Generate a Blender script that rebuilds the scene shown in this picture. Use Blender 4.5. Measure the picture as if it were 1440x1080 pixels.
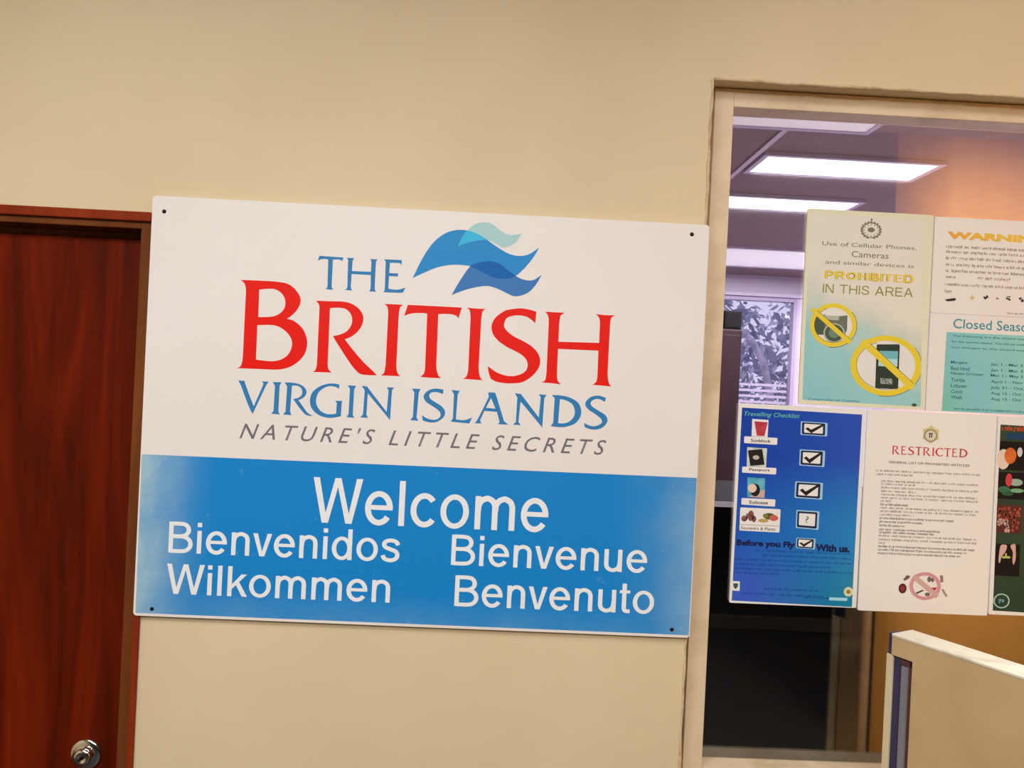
import bpy, bmesh, math, random
from mathutils import Vector, Matrix

for _o in list(bpy.data.objects):
    bpy.data.objects.remove(_o, do_unlink=True)
S = bpy.context.scene
COL = S.collection

# ------------------------------------------------------------------ camera
cam_data = bpy.data.cameras.new('camera')
cam_data.sensor_fit = 'HORIZONTAL'
cam_data.sensor_width = 36.0
cam_data.lens = 36.0 * 1100.0 / 1440.0
cam_data.clip_start = 0.05
cam = bpy.data.objects.new('camera', cam_data)
COL.objects.link(cam)
YAW, PITCH, ROLL = 0.02413062, -0.0020746, 0.04805878
_f = Vector((math.sin(YAW) * math.cos(PITCH), math.cos(YAW) * math.cos(PITCH), math.sin(PITCH)))
_r = Vector((math.cos(YAW), -math.sin(YAW), 0))
_u = _r.cross(_f)
_r2 = math.cos(ROLL) * _r + math.sin(ROLL) * _u
_u2 = -math.sin(ROLL) * _r + math.cos(ROLL) * _u
_m = Matrix((_r2, _u2, -_f)).transposed().to_4x4()
_m.translation = Vector((0.14851435, -1.73165459, 1.82613161))
cam.matrix_world = _m
S.camera = cam

# ------------------------------------------------------------------ world, exposure
S.view_settings.view_transform = 'Standard'
S.view_settings.look = 'None'
S.view_settings.exposure = 0.0
S.view_settings.gamma = 1.0
S.view_settings.use_curve_mapping = False
world = bpy.data.worlds.new('hazy_sky')
S.world = world
world.use_nodes = True
_bg = world.node_tree.nodes['Background']
_bg.inputs[0].default_value = (0.66, 0.62, 0.86, 1)
_bg.inputs[1].default_value = 1.6

# ------------------------------------------------------------------ lamps and added fill lights
def area_light(name, loc, size, power, color, target=None, spread=180):
    l = bpy.data.lights.new(name, 'AREA')
    l.shape = 'RECTANGLE'
    l.size, l.size_y = size
    l.energy = power
    l.color = color
    l.spread = math.radians(spread)
    o = bpy.data.objects.new(name, l)
    COL.objects.link(o)
    o.location = loc
    if target is not None:
        o.rotation_euler = (Vector(target) - Vector(loc)).to_track_quat('-Z', 'Y').to_euler()
    return o

LAMP = (1.0, 0.965, 0.935)
area_light("hall_main_fill_light", (-0.75, -1.75, 3.1), (1.0, 0.6), 44, LAMP)
area_light('hall_main_fill_light', (0.0, -3.5, 3.24), (1.2, 0.6), 92, LAMP)  # set far back, added to even out the light on the wall
area_light('hall_main_fill_light', (0.85, -3.1, 3.24), (0.6, 0.6), 29, LAMP)  # fill light added for the right half of the wall
area_light('hall_main_fill_light', (1.35, -1.25, 3.24), (0.6, 0.6), 16, LAMP)  # unseen fill light added to brighten the upper right of the wall
area_light('partition_fill_lamp', (2.45, -0.35, 3.25), (0.5, 0.25), 78, (1.0, 0.93, 0.86), (2.4, -1.75, 1.1), 105)  # unseen lamp added to brighten the partition for its reflection
OFFICE = (0.96, 0.89, 1.0)
area_light('office_panel_fill_light', (1.71, 1.855, 2.875), (0.74, 0.26), 50, OFFICE)
area_light('office_panel_fill_light', (1.705, 2.595, 2.875), (0.74, 0.26), 50, OFFICE)
area_light('office_panel_fill_light', (4.6, 2.2, 2.875), (1.2, 0.5), 190, OFFICE)  # unseen fill light added to brighten the whole office
area_light('office_panel_fill_light', (2.45, 4.3, 2.878), (1.6, 0.7), 90, OFFICE)  # added under the wide panel to brighten the rear wall

# ------------------------------------------------------------------ materials
def lin(c):
    c /= 255.0
    return c / 12.92 if c <= 0.04045 else ((c + 0.055) / 1.055) ** 2.4

def rgb(r, g, b):
    """plain sRGB colour -> linear"""
    return (lin(r), lin(g), lin(b))

def pix(r, g, b):
    """colour as seen under the hall's warm lamps -> the surface's own colour"""
    return (min(lin(r) / 0.90, .9), min(lin(g) / 0.80, .9), min(lin(b) / 0.73, .9))

class NT:
    def __init__(self, name):
        self.m = bpy.data.materials.new(name)
        self.m.use_nodes = True
        self.t = self.m.node_tree
        self.b = self.t.nodes['Principled BSDF']
    def n(self, typ, **kw):
        o = self.t.nodes.new(typ)
        for k, v in kw.items():
            if k.startswith('i_'):
                o.inputs[k[2:].replace('_', ' ')].default_value = v
            else:
                setattr(o, k, v)
        return o
    def l(self, a, b):
        self.t.links.new(a, b)
    def coord(self, scale=(1, 1, 1), kind='Object', loc=(0, 0, 0)):
        tc = self.n('ShaderNodeTexCoord')
        mp = self.n('ShaderNodeMapping')
        mp.inputs['Scale'].default_value = scale
        mp.inputs['Location'].default_value = loc
        self.l(tc.outputs[kind], mp.inputs['Vector'])
        return mp.outputs['Vector']
    def noise(self, vec, scale, detail=4, rough=.55, dist=0):
        o = self.n('ShaderNodeTexNoise')
        o.inputs['Scale'].default_value = scale
        o.inputs['Detail'].default_value = detail
        o.inputs['Roughness'].default_value = rough
        o.inputs['Distortion'].default_value = dist
        self.l(vec, o.inputs['Vector'])
        return o.outputs['Fac']
    def ramp(self, fac, stops):
        o = self.n('ShaderNodeValToRGB')
        e = o.color_ramp.elements
        while len(e) < len(stops):
            e.new(0.5)
        for k, (p, c) in enumerate(stops):
            e[k].position = p
            e[k].color = (*c, 1)
        self.l(fac, o.inputs['Fac'])
        return o.outputs['Color']
    def math(self, op, a, b=None, clamp=False):
        o = self.n('ShaderNodeMath', operation=op, use_clamp=clamp)
        for k, v in enumerate((a, b)):
            if v is None: continue
            if isinstance(v, (int, float)): o.inputs[k].default_value = v
            else: self.l(v, o.inputs[k])
        return o.outputs[0]
    def mix(self, fac, a, b):
        o = self.n('ShaderNodeMix', data_type='RGBA')
        ins = [s for s in o.inputs if s.enabled]
        def put(sock, v):
            if isinstance(v, tuple): sock.default_value = (*v, 1)
            elif isinstance(v, (int, float)): sock.default_value = v
            else: self.l(v, sock)
        put(o.inputs[0], fac); put(o.inputs[6], a); put(o.inputs[7], b)
        return o.outputs[2]
    def xyz(self, vec):
        o = self.n('ShaderNodeSeparateXYZ')
        self.l(vec, o.inputs[0])
        return o.outputs
    def bump(self, h, strength, dist=0.002):
        o = self.n('ShaderNodeBump')
        o.inputs['Strength'].default_value = strength
        o.inputs['Distance'].default_value = dist
        self.l(h, o.inputs['Height'])
        self.l(o.outputs[0], self.b.inputs['Normal'])

_cache = {}
def flat(name, col, rough=0.6, metal=0.0, spec=0.2):
    key = (name, col, rough, metal)
    if key in _cache: return _cache[key]
    q = NT(name)
    q.b.inputs['Base Color'].default_value = (*col, 1)
    q.b.inputs['Roughness'].default_value = rough
    q.b.inputs['Metallic'].default_value = metal
    q.b.inputs['Specular IOR Level'].default_value = spec
    _cache[key] = q.m
    return q.m

def mottled(name, col, col2, scale=3.0, lo=.35, hi=.65, rough=.6, bump=0.0, bscale=120, stretch=(1, 1, 1), spec=.5):
    q = NT(name)
    v = q.coord(stretch)
    q.l(q.ramp(q.noise(v, scale), [(lo, col), (hi, col2)]), q.b.inputs['Base Color'])
    q.b.inputs['Roughness'].default_value = rough
    q.b.inputs['Specular IOR Level'].default_value = spec
    if bump:
        q.bump(q.noise(v, bscale, 3), bump)
    return q.m

def emitter(name, col, strength):
    q = NT(name)
    q.b.inputs['Base Color'].default_value = (.8, .8, .8, 1)
    q.b.inputs['Emission Color'].default_value = (*col, 1)
    q.b.inputs['Emission Strength'].default_value = strength
    return q.m

M_WALL = mottled('cream_wall_paint', pix(206, 179, 139), pix(214, 188, 149), 1.7, .3, .7, .62, .12, 60)
M_FRAME = mottled('cream_frame_paint', pix(214, 186, 150), pix(190, 158, 118), 9, .5, .8, .5, .10, 40)
M_BEAD = mottled('chipped_plaster', pix(206, 176, 136), pix(150, 112, 70), 30, .45, .8, .7, .3, 90)
M_FLOOR = mottled('darkened_floor_tile', rgb(15, 12, 10), rgb(20, 16, 13), 6)  # near-black, the dark of the corridor put into the floor colour
M_OFLOOR = mottled('grey_office_floor', rgb(204, 194, 200), rgb(214, 204, 210), 6)
M_CEIL = flat('hall_ceiling_paint', rgb(205, 195, 178))
M_DARK = flat('unlit_corridor_black', rgb(15, 12, 10), .9, spec=.05)  # near-black colour stands in for an unlit corridor in the reflection

def wood(name, dark, mid, light, rough=.35):
    q = NT(name)
    v = q.coord((6, 6, .7))
    a = q.noise(v, 1.5, 4, .55, 1.4)
    v2 = q.coord((60, 60, 1.2))
    b = q.noise(v2, 1.0, 3, .6, .4)
    w = q.math('ADD', q.math('MULTIPLY', a, .87), q.math('MULTIPLY', b, .13))
    q.l(q.ramp(w, [(.28, dark), (.5, mid), (.74, light)]), q.b.inputs['Base Color'])
    q.b.inputs['Roughness'].default_value = rough
    q.b.inputs['Specular IOR Level'].default_value = .08
    q.bump(b, .08)
    return q.m
M_DOOR = wood('mahogany_door', rgb(56, 14, 3), rgb(94, 24, 3), rgb(128, 38, 5), .5)
M_CASING = wood('brown_frame_wood', rgb(84, 44, 20), rgb(112, 62, 30), rgb(128, 74, 36), .45)
M_REDWOOD = wood('red_moulding_wood', rgb(112, 38, 16), rgb(138, 52, 24), rgb(156, 66, 32), .45)
M_ORANGE = wood('orange_varnished_wood', rgb(216, 148, 66), rgb(224, 156, 74), rgb(230, 164, 80), .6)
M_CHROME = flat('brushed_chrome', (.78, .74, .70), .16, 1.0, .5)

# glass: mirror share added to strengthen the reflection, the rest goes straight through
def share_glass(name, share):
    q = NT(name)
    tr = q.n('ShaderNodeBsdfTransparent')
    gl = q.n('ShaderNodeBsdfGlossy')
    gl.inputs['Roughness'].default_value = 0.03
    mx = q.n('ShaderNodeMixShader')
    mx.inputs[0].default_value = share
    q.l(tr.outputs[0], mx.inputs[1]); q.l(gl.outputs[0], mx.inputs[2])
    q.l(mx.outputs[0], q.t.nodes['Material Output'].inputs['Surface'])
    return q.m
M_GLASS = share_glass('reflective_glass', 0.19)
M_CLEAR = share_glass('clear_glass', 0.03)

# ------------------------------------------------------------------ mesh helpers
def link(name, me, mat=None, parent=None, loc=None):
    o = bpy.data.objects.new(name, me)
    COL.objects.link(o)
    if mat is not None:
        me.materials.clear()
        me.materials.append(mat)
    if parent is not None: o.parent = parent
    if loc is not None: o.location = loc
    return o

def empty(name, loc=(0, 0, 0), rotz=0.0):
    o = bpy.data.objects.new(name, None)
    o.empty_display_size = .05
    COL.objects.link(o)
    o.location = loc
    o.rotation_euler = (0, 0, rotz)
    return o

def tag(o, label, cat, group=None, kind=None):
    o['label'] = label
    o['category'] = cat
    if group: o['group'] = group
    if kind: o['kind'] = kind
    return o

def struct(o, label, cat):
    return tag(o, label, cat, kind='structure')

class MB:
    """collects boxes, prisms and tubes into one mesh"""
    def __init__(self):
        self.v = []; self.f = []
    def box(self, a, b):
        x0, y0, z0 = a; x1, y1, z1 = b
        k = len(self.v)
        self.v += [(x0,y0,z0),(x1,y0,z0),(x1,y1,z0),(x0,y1,z0),(x0,y0,z1),(x1,y0,z1),(x1,y1,z1),(x0,y1,z1)]
        self.f += [tuple(k+i for i in q) for q in ((0,3,2,1),(4,5,6,7),(0,1,5,4),(1,2,6,5),(2,3,7,6),(3,0,4,7))]
        return self
    def prism(self, pts, y0, y1):
        """polygon in x,z extruded from y0 to y1 (convex or simple)"""
        k = len(self.v); n = len(pts)
        self.v += [(p[0], y0, p[1]) for p in pts] + [(p[0], y1, p[1]) for p in pts]
        self.f += [tuple(range(k, k+n)), tuple(range(k+2*n-1, k+n-1, -1))]
        self.f += [(k+i, k+n+i, k+n+(i+1) % n, k+(i+1) % n) for i in range(n)]
        return self
    def lathe(self, prof, seg=32, axis='y', at=(0, 0, 0)):
        k = len(self.v); n = len(prof)
        for i in range(seg):
            a = 2*math.pi*i/seg
            for r, h in prof:
                c, s = r*math.cos(a), r*math.sin(a)
                p = (c, h, s) if axis == 'y' else (c, s, h)
                self.v.append((p[0]+at[0], p[1]+at[1], p[2]+at[2]))
        for i in range(seg):
            j = (i+1) % seg
            for q in range(n-1):
                self.f.append((k+i*n+q, k+i*n+q+1, k+j*n+q+1, k+j*n+q))
        return self
    def tube(self, pts, radii, seg=10):
        k = len(self.v); n = len(pts)
        P = [Vector(p) for p in pts]
        for i, p in enumerate(P):
            t = (P[min(i+1, n-1)] - P[max(i-1, 0)]).normalized()
            s = t.cross(Vector((0, 1, 0.1))).normalized(); u = s.cross(t)
            r = radii[i] if isinstance(radii, (list, tuple)) else radii
            for q in range(seg):
                a = 2*math.pi*q/seg
                self.v.append(tuple(p + s*(r*math.cos(a)) + u*(r*math.sin(a))))
        for i in range(n-1):
            for q in range(seg):
                w = (q+1) % seg
                self.f.append((k+i*seg+q, k+i*seg+w, k+(i+1)*seg+w, k+(i+1)*seg+q))
        self.f.append(tuple(range(k, k+seg)))
        self.f.append(tuple(range(k+(n-1)*seg, k+n*seg)))
        return self
    def mesh(self, name, smooth=False):
        me = bpy.data.meshes.new(name)
        me.from_pydata(self.v, [], self.f)
        bm = bmesh.new(); bm.from_mesh(me)
        bmesh.ops.recalc_face_normals(bm, faces=bm.faces)
        bm.to_mesh(me); bm.free()
        if smooth:
            for p in me.polygons: p.use_smooth = True
        return me
    def build(self, name, mat, parent=None, loc=None, smooth=False, bevel=0.0):
        o = link(name, self.mesh(name, smooth), mat, parent, loc)
        if bevel:
            b = o.modifiers.new('bevel', 'BEVEL'); b.width = bevel; b.segments = 2; b.limit_method = 'ANGLE'
        return o

# ------------------------------------------------------------------ flat print: outlines, strokes, words
def smooth(pts, closed=True, sub=5):
    """Catmull-Rom through the points; a point with a third value is a sharp corner"""
    n = len(pts); out = []
    if closed:
        k0 = next((i for i, p in enumerate(pts) if len(p) > 2), 0)
        pts = pts[k0:] + pts[:k0]
    P = [Vector((p[0], p[1])) for p in pts]
    C = [len(p) > 2 for p in pts]
    last = n if closed else n - 1
    for i in range(last):
        a, b = P[i], P[(i+1) % n]
        if C[i] and C[(i+1) % n]:
            out.append(a); continue
        pa = a - (b - a) * .5 if (C[i] or (not closed and i == 0)) else P[i-1]
        pb = b + (b - a) * .5 if (C[(i+1) % n] or (not closed and i == n-2)) else P[(i+2) % n]
        if C[i]: pa = 2*a - b + (pb - b) * .25
        if C[(i+1) % n]: pb = 2*b - a + (pa - a) * .25
        for s in range(sub):
            t = s / sub
            out.append(.5*((2*a) + (b-pa)*t + (2*pa-5*a+4*b-pb)*t*t + (3*a-pa-3*b+pb)*t**3))
    if not closed: out.append(P[-1])
    return [(p.x, p.y) for p in out]

def fill(loops, thick=0.1):
    """closed loops (outer and holes, mm) -> mesh in the x,z plane, metres, a thin layer of print"""
    cu = bpy.data.curves.new('print', 'CURVE')
    cu.dimensions = '2D'; cu.fill_mode = 'BOTH'; cu.extrude = thick/2000
    for L in loops:
        sp = cu.splines.new('POLY')
        sp.points.add(len(L)-1)
        for q, p in zip(sp.points, L): q.co = (p[0]/1000, p[1]/1000, 0, 1)
        sp.use_cyclic_u = True
    o = bpy.data.objects.new('print', cu); COL.objects.link(o)
    bpy.context.view_layer.update()
    me = bpy.data.meshes.new_from_object(o.evaluated_get(bpy.context.evaluated_depsgraph_get()))
    bpy.data.objects.remove(o); bpy.data.curves.remove(cu)
    me.transform(Matrix.Rotation(math.pi/2, 4, 'X'))
    return me

def merge(meshes, name):
    bm = bmesh.new()
    for m in meshes:
        bm.from_mesh(m); bpy.data.meshes.remove(m)
    me = bpy.data.meshes.new(name); bm.to_mesh(me); bm.free()
    return me

def layer(name, mesh, mat, parent, lift):
    """a printed layer lying `lift` mm in front of its sheet"""
    return link(name, mesh, mat, parent, (0, -lift/1000, 0))

def letters(name, glyphs, mat, parent, lift):
    return layer(name, merge([fill([smooth(L) for L in g]) for g in glyphs], name), mat, parent, lift)

def quad_mesh(polys, name, y=0.0):
    me = bpy.data.meshes.new(name)
    v = []; f = []
    for p in polys:
        k = len(v); v += [(x/1000, y, z/1000) for x, z in p]; f.append(tuple(range(k, k+len(p))))
    me.from_pydata(v, [], f)
    return me

def poly(name, pts, mat, parent, lift):
    return layer(name, fill([[(p[0], p[1]) for p in pts]]), mat, parent, lift)

def rounded(pts, r, n=4):
    out = []
    m = len(pts)
    for i in range(m):
        p = Vector(pts[i]); a = (Vector(pts[i-1]) - p); b = (Vector(pts[(i+1) % m]) - p)
        ra = min(r, a.length*.45, b.length*.45)
        A = p + a.normalized()*ra; B = p + b.normalized()*ra
        for k in range(n+1):
            t = k/n
            q = A*(1-t)**2 + p*2*t*(1-t) + B*t*t
            out.append((q.x, q.y))
    return out

def ell(e, n=40, s=1.0, a0=0, a1=360):
    cx, cz, rx, rz = e
    full = abs(a1-a0) >= 360
    return [(cx+rx*s*math.cos(math.radians(a0+(a1-a0)*i/(n if full else n-1))), cz+rz*s*math.sin(math.radians(a0+(a1-a0)*i/(n if full else n-1)))) for i in range(n)]

def clampx(L, lo, hi):
    return [(min(max(x, lo), hi), z) for x, z in L]

def ribbon(pts, w, closed=False, taper=None):
    """polygon of constant width along a centre line"""
    P = [Vector(p) for p in pts]; n = len(P)
    Lf, Rt = [], []
    for i in range(n):
        a = P[i-1] if (i or closed) else None
        b = P[(i+1) % n] if (i < n-1 or closed) else None
        t = ((P[i]-a).normalized() if a is not None else Vector((0, 0))) + ((b-P[i]).normalized() if b is not None else Vector((0, 0)))
        t.normalize()
        nn = Vector((-t.y, t.x))
        ww = (w if taper is None else w*taper(i/(n-1)))/2
        Lf.append(P[i]+nn*ww); Rt.append(P[i]-nn*ww)
    return [(p.x, p.y) for p in Lf] + [(p.x, p.y) for p in reversed(Rt)]

def ring(e, w, a0=0, a1=360, n=64):
    """two loops of an elliptical ring"""
    return [ell(e, n), ell((e[0], e[1], e[2]-w, e[3]-w*e[3]/e[2]), n)]

# -- sans-serif display letters, cap height 100, x height 75, drawn as stems and bowls
def _sm(p): return smooth(p, closed=False, sub=6)
SW = 12.5
def _arc(cx, cy, rx, ry, a0, a1, n=28):
    return [(cx+rx*math.cos(math.radians(a0+(a1-a0)*i/(n-1))), cy+ry*math.sin(math.radians(a0+(a1-a0)*i/(n-1)))) for i in range(n)]
def stem(x, a, b): return [(x-SW/2, a), (x+SW/2, a), (x+SW/2, b), (x-SW/2, b)]
def sans(ch):
    """-> (advance width, list of groups of loops)"""
    h = SW/2; R = lambda p, c=False: [ribbon(p, SW, c)]
    def oval(cx, rx): return [_arc(cx, 37.2, rx, 38.2, 0, 350, 36), _arc(cx, 37.2, rx-SW, 38.2-SW*.93, 0, 350, 36)]
    if ch == 'o': return 62, [oval(31, 31)]
    if ch == 'e': return 60, [R(_arc(30, 37.2, 30-h, 38.2-h, 2, 324, 40)), [[(8, 33.5), (59.8, 33.5), (59.5, 44), (8, 44)]]]
    if ch == 'c': return 56, [R(_arc(30, 37.2, 30-h, 38.2-h, 40, 320, 36))]
    if ch == 'l': return 12.5, [[stem(h, 0, 100)]]
    if ch == 'i': return 12.5, [[stem(h, 0, 74)], [stem(h, 86, 100)]]
    def arch(x0, x1): return R(_sm([(x0+.5, 42), (x0+2, 55), (x0+8, 64.5), (x0+18, 69.3), (x1-14, 68.8), (x1-5, 63.5), (x1-.6, 54), (x1, 44), (x1, 22), (x1, 0)]))
    if ch == 'n': return 52, [[stem(h, 0, 74)], arch(h, 52-h)]
    if ch == 'm': return 87, [[stem(h, 0, 74)], arch(h, 46.5-h+3), arch(43.5, 87-h)]
    if ch == 'u': return 52, [[stem(52-h, 0, 74)], R([(52-x, 74.5-z) for x, z in _sm([(h+.5, 42), (h+2, 55), (h+8, 64.5), (h+18, 69.3), (52-h-14, 68.8), (52-h-5, 63.5), (52-h-.6, 54), (52-h, 44), (52-h, 22), (52-h, .5)])])]
    if ch == 'v': return 54, [[[(0, 74), (13, 74), (27, 16), (41, 74), (54, 74), (34, 0), (20, 0)]]]
    if ch == 'W': return 107, [[[(0, 100), (13.5, 100), (29, 22), (47, 100), (60, 100), (79, 22), (93.5, 100), (107, 100), (86, 0), (72.5, 0), (53.5, 80), (35, 0), (21.5, 0)]]]
    if ch == 'B':
        return 68, [[stem(h, 0, 100)], R(_sm([(h, 100-5.6, 1), (34, 100-5.6), (48, 91), (55.5, 80), (55, 68), (47.5, 58.5), (34, 54), (h, 53.5, 1)])),
                    R(_sm([(h, 53.5, 1), (38, 53.3), (53, 48), (61.5, 36), (61.5, 22), (53.5, 10.5), (39, 5.8), (h, 5.6, 1)]))]
    if ch == 'd': return 58, [oval(28.5, 28.5), [stem(58-h, 0, 100)]]
    if ch == 's': return 54, [R(_sm([(49, 55), (44, 64.5), (34, 69), (22, 69), (12, 64.5), (8.2, 56), (13, 47), (28, 40.5), (42, 34.5), (47.5, 24), (45, 13), (35, 6), (22, 5.2), (10.5, 10), (5.2, 20.5)]))]
    if ch == 'k': return 55, [[stem(h, 0, 100)], [[(11, 38), (39, 74), (54, 74), (11, 22)]], [[(21, 44), (31, 52), (57, 0), (42, 0)]]]
    if ch == 't': return 31, [R([(13.5, 96), (13.5, 50)] + _sm([(13.5, 40), (13.5, 18), (15.5, 9.5), (21, 5.6), (31, 6.2)])), [[(0, 64), (30, 64), (30, 74), (0, 74)]]]
    if ch == 'I': return 12.5, [[stem(h, 0, 100)]]
    if ch == 'H': return 84, [[stem(h, 0, 100)], [stem(84-h, 0, 100)], [[(6, 45), (78, 45), (78, 57), (6, 57)]]]
    if ch == 'N': return 84, [[stem(h, 0, 100)], [stem(84-h, 0, 100)], [[(0, 100), (16, 100), (84, 0), (68, 0)]]]
    if ch == 'T': return 84, [[stem(42, 0, 95)], [[(0, 88), (84, 88), (84, 100), (0, 100)]]]
    if ch == 'E': return 74, [[stem(h, 0, 100)], [[(6, 0), (74, 0), (74, 12), (6, 12)]], [[(6, 45), (68, 45), (68, 57), (6, 57)]], [[(6, 88), (73, 88), (73, 100), (6, 100)]]]
    if ch == 'A': return 94, [[[(0, 0), (14, 0), (47, 84), (80, 0), (94, 0), (55, 100), (39, 100)]], [[(20, 26), (74, 26), (70, 38), (24, 38)]]]
    if ch == 'O': return 98, [[_arc(49, 50, 49, 51.5, 0, 350, 40), _arc(49, 50, 49-SW, 51.5-SW*.92, 0, 350, 40)]]
    if ch == 'D': return 88, [[stem(h, 0, 100)], R(_sm([(h, 94, 1), (46, 94), (66, 88), (79, 72), (82, 50), (79, 28), (66, 12), (46, 6), (h, 6, 1)]))]
    if ch in 'PR':
        g = [[stem(h, 0, 100)], R(_sm([(h, 94, 1), (52, 94), (68, 90), (76, 78), (75, 63), (66, 52), (50, 47), (h, 47, 1)]))]
        if ch == 'R': g.append([[(46, 46), (60, 46), (86, 0), (71, 0)]])
        return (86 if ch == 'R' else 82), g
    if ch == 'S': return 80, [R(_sm([(73, 72), (68, 85), (54, 93.5), (36, 94), (18, 88), (10, 75), (16, 61), (36, 53.5), (58, 46), (71, 36), (72, 20), (60, 9), (40, 5.5), (20, 9), (9, 20), (6.5, 31)]))]
    if ch == ' ': return 30, []
    return 30, []
BEAR = dict(W=(1.5, 1.5), v=(1.5, 1.5), e=(5, 5), o=(5, 5), c=(5, 3.5), k=(8, 1.5), t=(2, 3), s=(4, 4), B=(8, 5), d=(5, 8))

def sans_word(word, box, weight=12.5):
    global SW
    SW = weight
    groups = []; x = 0
    for ch in word:
        b = BEAR.get(ch, (8, 8)); adv, gs = sans(ch)
        x += b[0]
        groups += [[[(px+x, pz) for px, pz, *_ in L] for L in g] for g in gs]
        x += adv + b[1]
    xs = [p[0] for g in groups for L in g for p in L]; zs = [p[1] for g in groups for L in g for p in L]
    X0, X1, Z0, Z1 = min(xs), max(xs), min(zs), max(zs)
    sx = (box[2]-box[0])/(X1-X0); sz = (box[3]-box[1])/(Z1-Z0)
    groups = [[[(box[0]+(px-X0)*sx, box[1]+(pz-Z0)*sz) for px, pz in L] for L in g] for g in groups]
    return merge([fill(g, .08+.012*i) for i, g in enumerate(groups)], word)

def text(body, box, weight=0.0, shear=0.0, spacing=1.0):
    """ordinary text set in the built-in face and fitted to a box (mm); box[2] or box[0] None keeps the proportions"""
    t = bpy.data.curves.new('text', 'FONT')
    t.body = body; t.size = 1.0; t.offset = weight; t.shear = shear; t.space_character = spacing
    t.fill_mode = 'FRONT'; t.resolution_u = 3
    o = bpy.data.objects.new('text', t); COL.objects.link(o)
    bpy.context.view_layer.update()
    me = bpy.data.meshes.new_from_object(o.evaluated_get(bpy.context.evaluated_depsgraph_get()))
    bpy.data.objects.remove(o); bpy.data.curves.remove(t)
    xs = [v.co.x for v in me.vertices]; zs = [v.co.y for v in me.vertices]
    X0, X1, Z0, Z1 = min(xs), max(xs), min(zs), max(zs)
    sz = (box[3]-box[1])/(Z1-Z0)
    sx = sz if box[2] is None else (box[2]-box[0])/(X1-X0)
    for v in me.vertices:
        v.co = Vector(((box[0]+(v.co.x-X0)*sx)/1000, 0, (box[1]+(v.co.y-Z0)*sz)/1000))
    return me

def by_gaps(me, n):
    """cut a line of lettering into n words at its widest gaps"""
    iv = sorted((min(me.vertices[i].co.x for i in p.vertices), max(me.vertices[i].co.x for i in p.vertices)) for p in me.polygons)
    gaps, end = [], iv[0][1]
    for a, b in iv:
        if a > end: gaps.append((a-end, (a+end)/2))
        end = max(end, b)
    cuts = sorted(g[1] for g in sorted(gaps)[-(n-1):])
    out = []
    for k in range(n):
        bm = bmesh.new(); bm.from_mesh(me)
        lo_ = cuts[k-1] if k else -1e9; hi_ = cuts[k] if k < n-1 else 1e9
        bmesh.ops.delete(bm, geom=[v for v in bm.verts if not lo_ < v.co.x < hi_], context='VERTS')
        m2 = bpy.data.meshes.new(me.name); bm.to_mesh(m2); bm.free(); out.append(m2)
    bpy.data.meshes.remove(me)
    return out

def scribble(rows, h, name, seed=1, gap=.25):
    """lines of print too small to read: irregular letter-like marks; rows of (x0, z, x1) in mm"""
    rnd = random.Random(seed); P = []
    for x0, z, x1 in rows:
        x = x0
        while x < x1 - h*.5:
            nl = rnd.randint(2, 9)
            for _ in range(nl):
                if x > x1 - h*.4: break
                w = h*rnd.uniform(.38, .6); b = z; t = z+h*.68
                k = rnd.random()
                if k < .18: t = z+h
                elif k < .28: b = z-h*.28
                s = h*.17
                P.append([(x, b), (x+s, b), (x+s, t), (x, t)])
                if k < .75: P.append([(x+s, z+h*.5), (x+w, z+h*.5), (x+w, z+h*.66), (x+s, z+h*.66)])
                if rnd.random() < .6: P.append([(x+w-s, z), (x+w, z), (x+w, z+h*.5), (x+w-s, z+h*.5)])
                if rnd.random() < .5: P.append([(x+s, z), (x+w-s, z), (x+w-s, z+h*.14), (x+s, z+h*.14)])
                x += w + h*.12
            x += h*gap*2
    return quad_mesh(P, name)

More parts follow.
